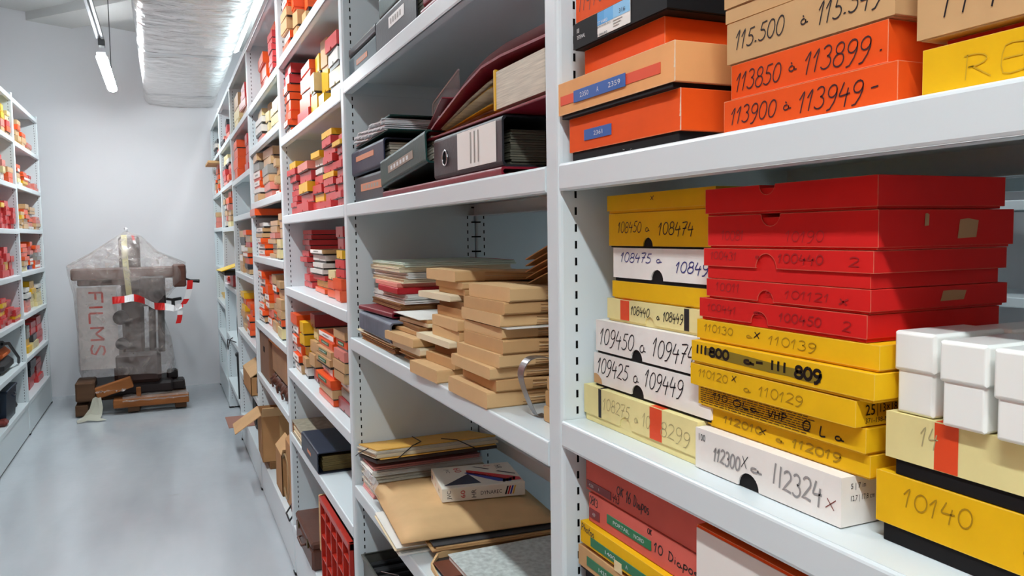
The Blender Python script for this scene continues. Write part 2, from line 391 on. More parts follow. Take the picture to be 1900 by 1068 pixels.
# ---------------------------------------------------------------- steel racks
PW, DEP = 0.038, 0.37
def upright(parent, y1, depth, top, foot=True):
    """side frame from y1-PW to y1; local x = depth (0 at the aisle face), slots punched in both sides"""
    q = MB()
    r = 0.006; y0 = y1-PW
    prof = []
    for cx, cy, a0 in ((r, y0+r, 180), (depth-r, y0+r, 270), (depth-r, y1-r, 0), (r, y1-r, 90)):
        prof += [(cx+r*math.cos(math.radians(a0+30*i)), cy+r*math.sin(math.radians(a0+30*i))) for i in range(4)]
    n = len(prof); z0 = 0.012
    q.add([(u, v, z) for z in (z0, top) for u, v in prof], [(j, (j+1) % n, n+(j+1) % n, n+j) for j in range(n)], STEEL)
    q.add([(u, v, z) for z in (z0, top) for u, v in prof], [tuple(range(n)), tuple(range(n, 2*n))], STEEL)
    k = int((top-0.12)/0.0212)
    for i in range(k):
        z = 0.08+i*0.0212
        for cx in (0.0235, depth-0.0235):
            for yy in (y0-.0004, y1+.0004):
                q.add([(cx-.0016, yy, z), (cx+.0016, yy, z), (cx+.0016, yy, z+.0098), (cx-.0016, yy, z+.0098)], [(0, 1, 2, 3)], SLOT)
    o = q.build('upright', parent)
    q = MB(); q.box(-.002, .034, y0-.003, y1+.003, 0.0005, .014, FOOTCAP, .003); q.build('foot_cap', o)
    return o
def shelf(parent, y0, y1, z, depth, lip=0.034):
    q = MB()
    q.box(.004, depth-.004, y0, y1, z-.0016, z, STEEL)
    for xa, xb in ((0, .022), (depth-.022, depth)):     # return flanges under the lips
        q.box(xa+.001, xb-.001, y0+.001, y1-.001, z-lip, z-lip+.0016, STEEL)
    q.box(.022-.0016, .022, y0+.001, y1-.001, z-lip, z-lip+.008, STEEL)
    # front and back lips with rounded edges
    for xa, xb, s_ in ((0, .0045, 1), (depth-.0045, depth, -1)):
        prof = [(.003, 0), (.0017, -.0006), (.0007, -.0016), (0, -.0035), (0, -lip+.003), (.0008, -lip+.0008), (.0025, -lip), (.0045, -lip), (.0045, -.0012)]
        x_ = lambda u: u if s_ == 1 else depth-u
        n = len(prof)
        vs = [(x_(u), y, z+w) for y in (y0, y1) for u, w in prof]
        q.add(vs, [(j, (j+1) % n, n+(j+1) % n, n+j) for j in range(n)], STEEL, None, False)
        q.add(vs, [tuple(range(n)), tuple(range(n, 2*n))], STEEL)
    for ya, yb in ((y0, y0+.0016), (y1-.0016, y1)): q.box(.004, depth-.004, ya, yb, z-lip, z-.0016, STEEL)
    return q.build('shelf', parent)
def kick(parent, y0, y1, ztop):
    q = MB(); q.box(.004, .0065, y0, y1, .012, ztop, STEEL, .0008); return q.build('kick_panel', parent)
RZ = [.22, .55, .87, 1.197, 1.522, 1.85, 2.17, 2.49]
def build_rack(label, x, mirror, posts, bays, top, nokick=(), depth=DEP, cover=True):
    t = thing('shelving_rack', label, 'rack', (x, 0, 0), 0)
    if mirror: t.rotation_euler = (0, 0, PI)
    s_ = -1 if mirror else 1
    P = [(-p+PW if mirror else p) for p in posts]       # in the rack's own frame
    for p in P: upright(t, p, depth, top)
    for k, zs in enumerate(bays):
        a, b_ = sorted((P[k], P[k+1]))
        ya, yb = a+.0012, b_-PW-.0012
        for z in zs: shelf(t, ya, yb, z, depth)
        if k not in nokick: kick(t, ya, yb, min(zs)-.035)
        if cover:
            q = MB(); q.box(.02, .024, ya, yb, max(zs)+.004, top+.035, STEEL, .001); q.box(.02, depth-.02, ya, yb, top+.03, top+.035, STEEL, .001); q.build('top_cover', t)
    return t
RP = [-.36, .925, 2.175, 3.41, 4.655, 5.88, 7.05, 8.2]
RB = [RZ, [.22, .47, .751, 1.161, 1.522, 1.847, 2.165, 2.49], [.22, .62, .889, 1.23, 1.522, 1.836, 2.15, 2.49], [.203, .682, .974, 1.335, 1.623, 1.913, 2.14, 2.485],
      [.2, .51, .808, 1.202, 1.58, 1.822, 2.144, 2.49], [.264, .656, 1.064, 1.517, 1.84, 2.158, 2.49], [.226, .561, .862, 1.172, 1.526, 1.834, 2.165, 2.49]]
build_rack('long white steel shelving rack filled with boxes along the right side of the aisle', .455, False, RP, RB, 2.50, nokick=(5,))
build_rack('white steel shelving rack back to back behind the right-hand rack', .828, False, [-.36, .925, 2.175, 3.41, 4.655, 5.88, 7.05, 8.2], [RZ]*7, 2.50)
build_rack('white steel shelving rack across the next aisle, seen through the near bay', 2.60, False, [-.36, .925, 2.175, 3.41], [RZ]*3, 2.50)
LZ1 = [.25, .567, .885, 1.201, 1.526, 1.852, 2.163, 2.475]; LZ2 = [.247, .549, .863, 1.188, 1.519, 1.842, 2.175, 2.475]
build_rack('white steel shelving rack with red and orange boxes on the left of the aisle', -.958, True, [8.0, 6.76, 5.51, 4.26, 3.01, 1.76, .51, -.74, -1.99], [LZ1]+[LZ2]*7, 2.50, cover=False)
# unseen rest of the left rack's load, added to dim and warm bounce light
q = MB(); r_ = random.Random(77)
for k in range(6):
    for z in LZ2[:-1]:
        y = -1.95+1.25*k+.04
        while y < -1.95+1.25*k+1.05:
            w = r_.uniform(.11, .2); h = r_.uniform(.12, .26)
            q.box(-.958-.03-.2, -.958-r_.uniform(.02, .05), y, y+w, z+.0005, z+h, card(r_.choice('RRROOKYp'))); y += w+.01
tag(q.build('unseen_box_stacks'), 'unseen rows of red and orange boxes added beside the camera to warm bounce light', 'boxes', kind='stuff')
# black clips that join the two back-to-back racks
t = thing('rack_joining_clips', 'black joining clips between the two back-to-back racks behind the brown files', 'clip', (.8265, 2.1365, 0))
for i in range(9):
    q = MB(); q.box(-.014, .014, -.0035, -.0005, 1.30+i*.042, 1.304+i*.042, SLOT); q.build('clip', t)
# ---------------------------------------------------------------- boxes in the farther bays (tables in metres)
# (bay, shelf number, shelf height, [(y0, y1, inset, depth, kinds bottom to top, heights)])
CELLS=[
 (2,7,2.15,[(3.175,3.34,0.018,0.2,[1,11,2,2,11],[0.0426,0.0391,0.0492,0.0375,0.0469]),(3.079,3.163,0.03,0.2,[2,2,1],[0.0721,0.0618,0.0769]),(2.997,3.067,0.06,0.2,[2,1],[0.1081,0.1316])]),
 (2,6,1.836,[(3.205,3.36,0.017,0.2,[11,11,1,1,1,1,0,0],[0.029,0.0294,0.0346,0.0409,0.0299,0.0315,0.0378,0.0428]),(2.89,3.108,0.04,0.2,[0,1,11,11],[0.0587,0.0542,0.0686,0.0455]),(2.776,2.878,0.05,0.2,[3,5,3],[0.0895,0.0702,0.0653]),(2.671,2.764,0.06,0.2,[3,3,2],[0.0731,0.0805,0.1001]),(2.296,2.45,0.02,0.2,[5,5,4,0],[0.041,0.0493,0.0505,0.045])]),
 (2,5,1.522,[(3.156,3.342,0.027,0.16,[0,0,0,0,0,0,0,3],[0.0282,0.0223,0.0223,0.0241,0.0298,0.0268,0.0254,0.0287]),(2.826,3.09,0.025,0.16,[0,0,3,0,6],[0.035,0.0326,0.0404,0.0389,0.0318]),(2.658,2.814,0.03,0.2,[0,14,0,0,4,4,14],[0.0283,0.0277,0.0319,0.0302,0.0249,0.0332,0.0228]),(2.425,2.611,0.025,0.16,[0,0,0,0,3,0,0,0,0,3],[0.0232,0.0268,0.0204,0.0239,0.0192,0.0258,0.0269,0.0248,0.028,0.0221]),(2.255,2.375,0.02,0.16,[0,0,0,0,0,0,0,0,3,0],[0.0219,0.021,0.0208,0.0198,0.0231,0.0241,0.0199,0.0216,0.0163,0.0219])]),
 (2,4,1.23,[(3.156,3.339,0.069,0.2,[0,0,0,0,0,0,0,0,0,0],[0.0251,0.0287,0.0269,0.0214,0.0224,0.0253,0.0186,0.0232,0.0201,0.0196]),(2.792,3.031,0.06,0.24,[1,3,0,4,4,4,12],[0.0194,0.0269,0.0201,0.0214,0.0229,0.0279,0.0196]),(2.571,2.709,0.05,0.2,[1,1,5],[0.0286,0.0299,0.0342]),(2.433,2.553,0.05,0.2,[1,1,0,0,3,0,0],[0.036,0.0366,0.0285,0.0304,0.0296,0.0369,0.0379])]),
 (2,3,0.889,[(3.178,3.36,0.017,0.2,[12,11,11,11,11,1],[0.0365,0.037,0.038,0.0381,0.0428,0.0448]),(3.06,3.166,0.03,0.2,[4,2,3,3,3],[0.0425,0.0371,0.0457,0.0447,0.0488]),(2.937,3.048,0.045,0.2,[7,2,2,5,7],[0.0573,0.0518,0.0481,0.0502,0.0515]),(2.514,2.773,0.02,0.26,[1,2,13,11,13,13,13,11],[0.0223,0.0325,0.0311,0.0322,0.0313,0.0264,0.0264,0.0229]),(2.335,2.502,0.03,0.2,[7,8,12,2,2,6,13,2],[0.0395,0.0302,0.0302,0.0326,0.0318,0.0347,0.03,0.0291])]),
 (3,7,2.14,[(4.263,4.587,0.058,0.16,[1,1,1,1],[0.0609,0.0594,0.0676,0.057]),(3.812,3.974,0.04,0.14,[0,0,0,0,0,0,0,0,1],[0.0361,0.0326,0.0262,0.0276,0.0289,0.0292,0.0259,0.0358,0.0377])]),
 (3,6,1.913,[(4.225,4.504,0.03,0.2,[6,4,4,5],[0.0487,0.0491,0.0405,0.0408]),(4.104,4.213,0.05,0.2,[5,5,5,2],[0.046,0.0443,0.0566,0.0421]),(3.645,3.894,0.03,0.2,[3,5,5,5],[0.0307,0.0465,0.0393,0.0328])]),
 (3,5,1.623,[(4.349,4.605,0.017,0.2,[2,4,11,11,8,2],[0.0409,0.0318,0.0406,0.0486,0.0465,0.0436]),(3.956,4.292,0.03,0.2,[6,6,2,8,2,2],[0.0379,0.0399,0.0362,0.0474,0.043,0.0476]),(3.84,3.944,0.05,0.2,[11,2,2,2,2],[0.0312,0.0296,0.0383,0.0409,0.039])]),
 (3,4,1.335,[(4.317,4.577,0.02,0.2,[11,11,11,2,12,4],[0.0324,0.0325,0.0316,0.0251,0.0288,0.0267]),(3.818,4.06,0.03,0.2,[2,2,5,2,6,2,2],[0.0213,0.0213,0.0243,0.024,0.0291,0.0323,0.0263]),(3.595,3.702,0.02,0.2,[5,5,2,2,2],[0.045,0.0459,0.0453,0.0355,0.0332])]),
 (3,3,0.974,[(4.366,4.599,0.021,0.2,[12,11,11,12,11,11,11],[0.0353,0.0347,0.0349,0.0423,0.0471,0.0461,0.0397]),(4.184,4.354,0.035,0.2,[11,6,12,11,1,6],[0.0436,0.0462,0.0334,0.0437,0.0482,0.0459]),(3.895,4.078,0.03,0.2,[2,13,2,1,11,2],[0.0506,0.0451,0.0391,0.0514,0.0422,0.0516]),(3.617,3.778,0.02,0.2,[5,13,2,2,2,2],[0.0507,0.0401,0.0402,0.0503,0.0462,0.0359])]),
 (4,7,2.144,[(5.482,5.818,0.035,0.2,[5,5,2],[0.0696,0.0704,0.098]),(5.022,5.345,0.03,0.2,[0,2,6,0,0],[0.0464,0.0345,0.0467,0.0495,0.0437])]),
 (4,6,1.822,[(5.499,5.83,0.015,0.2,[1,1,1,1],[0.0661,0.0723,0.0593,0.0557]),(5.014,5.22,0.03,0.2,[0,0,0,0],[0.0638,0.0564,0.0535,0.063])]),
 (4,4,1.202,[(5.531,5.813,0.032,0.2,[2,12,12,9,2],[0.0539,0.0646,0.0635,0.0485,0.0495]),(5.151,5.433,0.03,0.2,[2,9,1,11,12,0,2,1],[0.0333,0.0324,0.038,0.0328,0.0353,0.0307,0.0432,0.0343])]),
 (4,3,0.808,[(5.548,5.824,0.033,0.2,[2,2,2,3,1,3],[0.0397,0.0419,0.0476,0.039,0.0478,0.0404]),(5.164,5.405,0.03,0.2,[11,1,11,1,1],[0.0459,0.0458,0.0357,0.0441,0.039])]),
 (5,6,2.158,[(6.692,7.0,0.017,0.2,[5,9,6],[0.0232,0.0336,0.0254]),(6.435,6.68,0.03,0.2,[6,6,0,9],[0.0436,0.0485,0.0452,0.0408])]),
 (5,5,1.84,[(6.66,6.965,0.022,0.2,[6,0,0,9,5,5],[0.0435,0.0442,0.0485,0.0357,0.0442,0.0383]),(6.385,6.648,0.03,0.2,[0,1,0,6,4],[0.0351,0.0435,0.039,0.0399,0.0433])]),
 (5,4,1.517,[(6.792,7.0,0.016,0.2,[4,6,2,4,2],[0.0514,0.0424,0.0457,0.0436,0.0437]),(6.549,6.78,0.03,0.2,[5,2,2,6,1,1],[0.0478,0.0432,0.0447,0.0437,0.0526,0.048])]),
 (5,3,1.064,[(6.798,7.0,0.016,0.2,[0,0,11],[0.0193,0.0198,0.0148]),(6.507,6.786,0.03,0.2,[0,0,12],[0.0167,0.0195,0.0187])]),
 (6,7,2.165,[(7.842,8.135,0.031,0.2,[4,9,4,9],[0.0448,0.0444,0.0519,0.0433]),(7.516,7.746,0.03,0.2,[6,6,5],[0.0345,0.0317,0.0419])]),
 (6,6,1.834,[(7.975,8.15,0.016,0.2,[11,2,11],[0.0519,0.0542,0.0391]),(7.762,7.963,0.03,0.2,[11,1,2,1,1,6],[0.0478,0.0467,0.0368,0.0509,0.0526,0.0382])]),
 (6,5,1.526,[(7.972,8.15,0.016,0.2,[6,6,2],[0.0568,0.0452,0.0471])]),
 (6,3,0.862,[(7.766,8.14,0.038,0.2,[3,3],[0.0257,0.0243])]),
 ('L1',7,2.163,[(7.094,7.269,0.03,0.2,[3,2,2,1,2],[0.036,0.0411,0.0426,0.0393,0.0367]),(7.307,7.507,0.03,0.2,[2,2,1],[0.041,0.0488,0.0351]),(7.672,7.936,0.041,0.2,[2,6],[0.0426,0.0405])]),
 ('L1',6,1.852,[(7.036,7.186,0.03,0.2,[4,5,2,11,1],[0.0285,0.0335,0.0381,0.0364,0.0292]),(7.237,7.478,0.03,0.2,[3,3,11,1,1],[0.0283,0.0263,0.0282,0.0193,0.021]),(7.637,7.783,0.04,0.2,[6,6,4,0],[0.0268,0.0376,0.0302,0.0281]),(7.795,7.95,0.015,0.2,[6,6],[0.0293,0.0358])]),
 ('L1',5,1.526,[(7.034,7.174,0.03,0.2,[2,2,3,3,2],[0.0296,0.0232,0.022,0.0308,0.0268]),(7.226,7.415,0.03,0.2,[2,2,1,1,2],[0.0453,0.0341,0.0335,0.045,0.0402]),(7.471,7.704,0.03,0.2,[4,6,1,11,2,2],[0.0239,0.0351,0.0312,0.0333,0.024,0.034]),(7.718,7.95,0.017,0.2,[2,2,6,6],[0.0226,0.0324,0.0274,0.026])]),
 ('L1',4,1.201,[(6.987,7.25,0.02,0.2,[5,2,1,1,1,1],[0.037,0.043,0.0325,0.0303,0.0366,0.032]),(7.455,7.628,0.04,0.2,[10,11,11,9,6,0,1],[0.0298,0.0306,0.0289,0.0313,0.033,0.0329,0.0401]),(7.64,7.926,0.022,0.2,[11,1,8,8,6,1],[0.0328,0.0361,0.031,0.0337,0.0284,0.0321])]),
 ('L1',3,0.885,[(7.049,7.292,0.03,0.2,[6,6,4,4],[0.0382,0.0535,0.0496,0.0419]),(7.424,7.64,0.04,0.2,[5,5,3,3],[0.0521,0.0627,0.0435,0.06]),(7.652,7.941,0.031,0.2,[5,5,5,5,4],[0.0345,0.0354,0.0407,0.0338,0.0356])]),
 ('L1',2,0.567,[(7.039,7.202,0.03,0.2,[3,3,8,8],[0.0517,0.0579,0.0445,0.0547]),(7.286,7.552,0.03,0.2,[5,9,0,0],[0.0577,0.056,0.0507,0.0493]),(7.614,7.941,0.03,0.2,[0,0,0,0],[0.0512,0.0533,0.0517,0.0704])]),
 ('L1',1,0.25,[(7.208,7.498,0.05,0.2,[0,0,9,9],[0.055,0.0525,0.0504,0.0709]),(7.589,7.912,0.05,0.2,[0,0,0,0],[0.0536,0.0495,0.0417,0.0409])]),
 ('L2',7,2.175,[(6.462,6.578,0.03,0.2,[2,6,3,3],[0.0511,0.0552,0.0477,0.0548]),(6.59,6.71,0.015,0.2,[2,1,0,5,5],[0.0307,0.0412,0.0414,0.035,0.0304])]),
 ('L2',6,1.842,[(6.337,6.47,0.03,0.2,[4,5,6,0],[0.0582,0.0443,0.0452,0.0377]),(6.482,6.71,0.015,0.2,[1,1,2],[0.0362,0.0377,0.0382])]),
 ('L2',5,1.519,[(6.298,6.422,0.04,0.2,[0,0,0,0,3],[0.0355,0.041,0.032,0.0366,0.0335]),(6.434,6.59,0.03,0.2,[0,0,0,0,0,0],[0.0348,0.0291,0.0288,0.0333,0.0321,0.0378]),(6.602,6.71,0.017,0.2,[0,0,0,0],[0.0361,0.0396,0.0381,0.039])]),
 ('L2',4,1.188,[(6.194,6.295,0.04,0.2,[0,0,0,0],[0.0501,0.0409,0.0397,0.0521]),(6.307,6.451,0.03,0.2,[0,3,0,0],[0.0459,0.0596,0.0577,0.0434]),(6.525,6.701,0.038,0.2,[0,0,0],[0.0477,0.0487,0.0439])]),
 ('L2',3,0.863,[(6.029,6.202,0.03,0.2,[0,0,0,3,0,3,0],[0.0289,0.0298,0.0221,0.0265,0.0263,0.0301,0.0298]),(6.242,6.442,0.03,0.2,[0,0,0,0,0,0],[0.03,0.0272,0.0308,0.0284,0.0285,0.0232]),(6.454,6.704,0.021,0.2,[0,3,0,0],[0.021,0.0222,0.0248,0.0219])]),
]

NAMES = {'R': 'red', 'O': 'orange', 'K': 'brown', 'Y': 'yellow', 'W': 'white', 'C': 'cream', 'p': 'salmon pink', 'r': 'dull red', 'G': 'grey', 'D': 'black', 'B': 'blue', 'o': 'white-labelled orange', 'w': 'labelled brown', 'g': 'green-labelled', 'y': 'thin yellow'}
KIND = ('R', 'O', 'K', 'Y', 'W', 'C', 'p', 'r', 'G', 'D', 'B', 'o', 'w', 'g', 'y')
KNAME = {'R': 'coloured_card_box', 'p': 'coloured_card_box', 'r': 'coloured_card_box', 'Y': 'coloured_card_box', 'C': 'coloured_card_box', 'y': 'coloured_card_box', 'K': 'cardboard_box', 'w': 'cardboard_box', 'G': 'cardboard_box', 'g': 'cardboard_box'}  # object name follows the colour code alone, not what a box holds
ORD = ['first', 'second', 'third', 'fourth', 'fifth', 'sixth', 'seventh', 'eighth', 'ninth', 'tenth']
BAYN = {2: 'bay beyond binders', 3: 'second bay beyond binders', 4: 'third bay beyond binders', 5: 'fourth bay beyond binders', 6: 'farthest right bay', 'L1': 'farthest left bay', 'L2': 'nearer left bay'}
GRP = {2: 'boxes in the bay beyond the binders', 3: 'boxes in the second bay beyond the binders', 4: 'boxes in the third bay beyond the binders', 5: 'boxes in the fourth bay beyond the binders', 6: 'boxes in the farthest right bay', 'L1': 'boxes in the farthest left bay', 'L2': 'boxes in the nearer left bay'}
def notch_outline(w, z0, z1, nx=None, nr=0.0, n=10):
    """front outline of a lid with an optional half-round thumb cut at its lower edge"""
    o = [(-w/2, z0)]
    if nx is not None:
        o += [(nx-nr*math.cos(PI*i/n), z0+nr*math.sin(PI*i/n)) for i in range(n+1)]
    return o+[(w/2, z0), (w/2, z1), (-w/2, z1)]
rnd = random.Random(11)
def small_box(parts, label, loc, rz, w, d, h, code, group, seed):
    c = {'o': 'O', 'w': 'K', 'g': 'O' if seed % 3 else 'K', 'y': 'Y'}.get(code, code)
    lidm = card(c); trm = card('k') if code in 'OowgWK' and seed % 2 else (card(c) if c not in 'W' else card('k'))
    th = h*(.28 if code in 'owgWD' else .12)
    t = None
    lid = MB(); tray = MB(); nr = min(h*.22, .008)
    has_n = code in 'RYrpCW'
    if parts:
        lid.prism(notch_outline(w, th, h-.0006, 0 if has_n else None, nr, 6), 0, d, lidm)
        tray.box(-w/2+.003, w/2-.003, .0035, d-.003, 0, h*.9, card('k') if has_n else trm)
        t = thing(KNAME.get(code, 'photo_paper_box'), label, 'box', loc, rz, group)
        lid.build('lid', t); tray.build('tray', t)
        if code in 'owg':
            lb = MB()
            if code == 'g':
                lb.box(-w*.3, w*.24, -.001, 0, th+(h-th)*.2, th+(h-th)*.72, TAPE_G); F = front(-.0013)
                for k in range(5): lb.add([F(-w*.24+k*w*.09+a, th+(h-th)*b_) for a, b_ in ((0, .36), (w*.05, .36), (w*.05, .56), (0, .56))], [(0, 1, 2, 3)], WTEXT)
            else:
                lb.box(-w*.47, w*.47, -.001, 0, th+(h-th)*.06, th+(h-th)*.94, PAPERLABEL); F = front(-.0013)
                lb.add([F(-w*.2+a, th+(h-th)*b_) for a, b_ in ((0, .35), (w*.4, .35), (w*.4, .62), (0, .62))], [(0, 1, 2, 3)], card('G'))
            lb.build('label', t)
        return t
    lid.box(-w/2, w/2, 0, d, th, h-.0006, lidm); lid.box(-w/2+.003, w/2-.003, .003, d-.003, 0, th, trm)
    if has_n: lid.add([(-.005, -.0005, th), (.005, -.0005, th), (.003, -.0005, th+nr*1.4), (-.003, -.0005, th+nr*1.4)], [(0, 1, 2, 3)], card('k'))
    if code in 'owg': lid.add([(a*w, -.0006, th+(h-th)*b_) for a, b_ in ((-.46, .08), (.46, .08), (.46, .92), (-.46, .92))], [(0, 1, 2, 3)], PAPERLABEL if code != 'g' else TAPE_G)
    o = lid.build(KNAME.get(code, 'photo_paper_box'), None, 0, loc, (0, 0, rz))
    return tag(o, label, 'box', group)
for bay, si, z, stacks in CELLS:
    left = isinstance(bay, str)
    for k, (ya, yb, ins, dep, codes, hs) in enumerate(stacks):
        zz = z+.0003; wf = yb-ya
        for i, (c, h) in enumerate(zip([KIND[n] for n in codes], hs)):
            w = wf*rnd.uniform(.84, .985)
            yaw = rnd.uniform(-.06, .06)*(1 if w < .12 else .6)
            yc = (ya+yb)/2+rnd.uniform(-.5, .5)*(wf-w)*.6
            dx = max(.012, ins+rnd.uniform(-.012, .012))
            if w*abs(math.sin(yaw))/2 > dx: yaw = 0
            d = min(dep*rnd.uniform(.92, 1.0), .36-dx)
            lab = f"{NAMES[c]} box, {ORD[i]} up, {ORD[k]} stack from left, {ORD[si-1]} shelf up, {BAYN[bay]}"
            loc = (-.958-dx, yc, zz) if left else (.455+dx, yc, zz)
            small_box(bay in (2, 3), lab, loc, (PI/2 if left else -PI/2)+yaw, w, d, h, c, GRP[bay], int(rnd.random()*1000))
            zz += h
# ---------------------------------------------------------------- near bay: photo-paper boxes with writing
def paper_box(label, Xf, yl, yr, z0, z1, d, lidk, trayk='k', th=.004, notch=None, writes=(), marks=None, yaw=0.0, group=None, kids=None, roll=0.0, name='photo_paper_box', trim=.0022, topnotch=None):
    """lidded card box; yl/yr = world y of its left/right front corner, writes = (text, u0, u1, w0, h, pen, ink[, slant])"""
    w = yl-yr; h = z1-z0-.0004
    t = thing(name, label, 'box', (Xf, (yl+yr)/2, z0+.0002), 0, group, rot=(0, roll, -PI/2+yaw))
    lm = card(lidk, True); tm = card(trayk, True)
    q = MB()
    nx, nr = (None, 0) if not notch else (-w/2+notch[0]*w, notch[1])
    out = notch_outline(w, th, h, nx, nr, 12)
    if topnotch:
        tx, tr = -w/2+topnotch[0]*w, topnotch[1]
        out = out[:-1]+[(tx+tr*math.cos(PI*i/8), h-tr*math.sin(PI*i/8)*.9) for i in range(9)]+[out[-1]]
    q.prism(out, 0, d, lm)
    F = front()
    for wr in writes:
        txt, u0, u1, w0, hh, pen, ink = wr[:7]; sl = wr[7] if len(wr) > 7 else .12
        write(q, txt, -w/2+u0*w, -w/2+u1*w, th+(h-th)*w0, (h-th)*hh, pen, ink, F, sl)
    if marks: marks(q, w, h, th, d, F)
    q.build('lid', t, .0007)
    q = MB(); q.box(-w/2+trim, w/2-trim, .0016, d-trim, 0, h-.003, tm); q.build('tray', t, .0006)
    if kids: kids(t, w, h, th, d)
    return t
def tape_label(t, w, u0, u1, z0, z1, m, text, tu0=.15, tu1=.85, tz=.3, name='label_tape', parts=None, y=0.0):
    q = MB(); a, b_ = -w/2+u0*w, -w/2+u1*w
    q.box(a, b_, y-.0009, y-.0001, z0, z1, m, .0002); F = front(y-.0012)
    for tx, f0, f1 in (parts or [(text, tu0, tu1)]):
        q.text(tx, a+(b_-a)*f0, a+(b_-a)*f1, z0+(z1-z0)*tz, z1-(z1-z0)*tz, WTEXT, F)
    return q.build(name, t)
def stripes(*bands):
    """vertical coloured bands printed on a lid: (u0, u1, material)"""
    def fn(q, w, h, th, d, F):
        for u0, u1, m in bands:
            G = front(-.0002)
            q.add([G(-w/2+u0*w, th+.0004), G(-w/2+u1*w, th+.0004), G(-w/2+u1*w, h-.0006), G(-w/2+u0*w, h-.0006)], [(0, 1, 2, 3)], m)
            q.add([(-w/2+u0*w, .0008, h+.0002), (-w/2+u1*w, .0008, h+.0002), (-w/2+u1*w, d*.99, h+.0002), (-w/2+u0*w, d*.99, h+.0002)], [(0, 1, 2, 3)], m)
    return fn
OSTR = mat('orange_printed_band', (226, 74, 30), 0.5); KSTR = mat('black_printed_band', (32, 30, 34), 0.5)
GN = 'photo-paper boxes in the nearest bay'
SA = 1.197
# stack A, beside the upright
paper_box('pale yellow box with black band left and orange band right, lowest beside the near upright', 0.487, 0.884, 0.648, SA, SA+.046, .19, 'cream', 'cream', .009, (.42, .013),
          [('108275', .20, .46, .35, .42, .0009, PENCIL_C), ('a 10', .50, .64, .30, .40, .0009, PENCIL_C), ('8299', .72, .95, .22, .42, .0009, PENCIL_C)],
          stripes((.155, .185, KSTR), (.635, .735, OSTR)), group=GN)
paper_box('white box handwritten 109425 a 109449, with a brown stain at its left corner', 0.494, 0.870, 0.636, SA+.046, SA+.088, .19, 'W', 'k', .003, (.43, .013),
          [('109425 a 109449', .03, .80, .38, .50, .0014, INK, .25)], lambda q, w, h, th, d, F: q.add([F(-w/2+.0005+a*.020, th+.0005+b_*.012) for a, b_ in ((0, 0), (1, 0), (.9, .5), (.6, .85), (.3, 1), (0, .95))], [(0, 1, 2, 3, 4, 5)], card('K', True)), group=GN)
paper_box('white box handwritten 109450 a 109474, third from the shelf beside the near upright', 0.494, 0.865, 0.647, SA+.088, SA+.130, .19, 'W', 'k', .003, (.43, .012),
          [('109450 a 109474', .04, .93, .25, .52, .0014, INK, .25)], group=GN)
paper_box('thin cream box handwritten 108440 a 108449 with an orange and a black band', 0.501, 0.848, 0.650, SA+.130, SA+.158, .18, 'cream', 'cream', .003, (.47, .009),
          [('108440', .27, .47, .36, .42, .0011, INK, .2), ('a 108449', .54, .79, .30, .42, .0011, INK, .2)], stripes((.155, .255, OSTR), (.80, .845, KSTR)), group=GN)
paper_box('thin yellow box without writing, between cream and grey-white boxes', 0.503, 0.839, 0.640, SA+.158, SA+.180, .18, 'Y', 'Y', .002, group=GN)
paper_box('grey-white box handwritten 108475 a in blue pen, below two yellow boxes', 0.501, 0.833, 0.635, SA+.180, SA+.220, .18, 'W', 'k', .004, (.47, .012),
          [('108475 a', .08, .52, .55, .30, .0011, BLUEINK, .3), ('108499', .64, .99, .30, .34, .0013, BLUEINK, .3)], group=GN)
paper_box('deep yellow box handwritten 108450 a 108474, second from top beside the near upright', 0.501, 0.843, 0.641, SA+.220, SA+.261, .18, 'Y', 'k', .002, (.42, .010),
          [('108450 a', .10, .44, .42, .32, .0010, INK, .2), ('108474', .52, .84, .34, .36, .0012, INK, .2)], group=GN)
paper_box('thin yellow box marked with a small cross, topmost beside the near upright', 0.501, 0.847, 0.638, SA+.261, SA+.283, .18, 'Y', 'Y', .003, None,
          [('x', .45, .49, .5, .35, .0009, INK)], group=GN)
# stack B, the red and yellow stack
def side(q, w): return lambda u, v: (w/2+.0005, u, v)
def b1m(q, w, h, th, d, F):
    q.text('100', -w/2+.006, -w/2+.016, h-.012, h-.005, INK, F)
    S = side(q, w)
    q.text('5 | 7 in', .010, .026, h*.72, h*.86, INK, S); q.text('12,7 | 17,8 cm', .010, .036, h*.48, h*.62, INK, S)
BROWNINK = mat('red_brown_ink', (120, 48, 40), 0.6)
paper_box('white worn box handwritten 112300 x a 112324, lowest of the tall red and yellow stack', .484, .647, .459, SA, SA+.042, .135, 'W', 'k', .001, (.42, .014),
          [('112300', .15, .36, .34, .34, .0020, PENCIL_G), ('x', .365, .42, .42, .40, .0008, INK), ('a', .43, .52, .42, .22, .0018, PENCIL_G), ('|', .585, .61, .34, .44, .0018, PENCIL_G), ('|2324', .62, .90, .30, .46, .0020, PENCIL_G, .05), ('x', .91, .98, .28, .30, .0008, BROWNINK)], b1m, group=GN)
paper_box('yellow box with smeared 112010 a 112019 and a cross, resting on the white 112300 box', .497, .644, .443, SA+.042, SA+.062, .13, 'Y', 'Y', .002, None,
          [('112010', .12, .40, .38, .40, .0016, PENCIL_Y), ('x', .37, .43, .40, .40, .0008, INK), ('a 112019', .48, .86, .28, .42, .0016, PENCIL_Y)], group=GN)
def b3m(q, w, h, th, d, F):
    r_ = random.Random(3)
    for k in range(8):
        x = -w/2+.004
        while x < w*.22:
            l_ = r_.uniform(.003, .010)
            if x+l_ > w*.25: break
            z_ = th+(h-th)*(.10+.105*k)
            q.add([F(x, z_), F(x+l_, z_), F(x+l_, z_+.0007), F(x, z_+.0007)], [(0, 1, 2, 3)], INK); x += l_+.0012
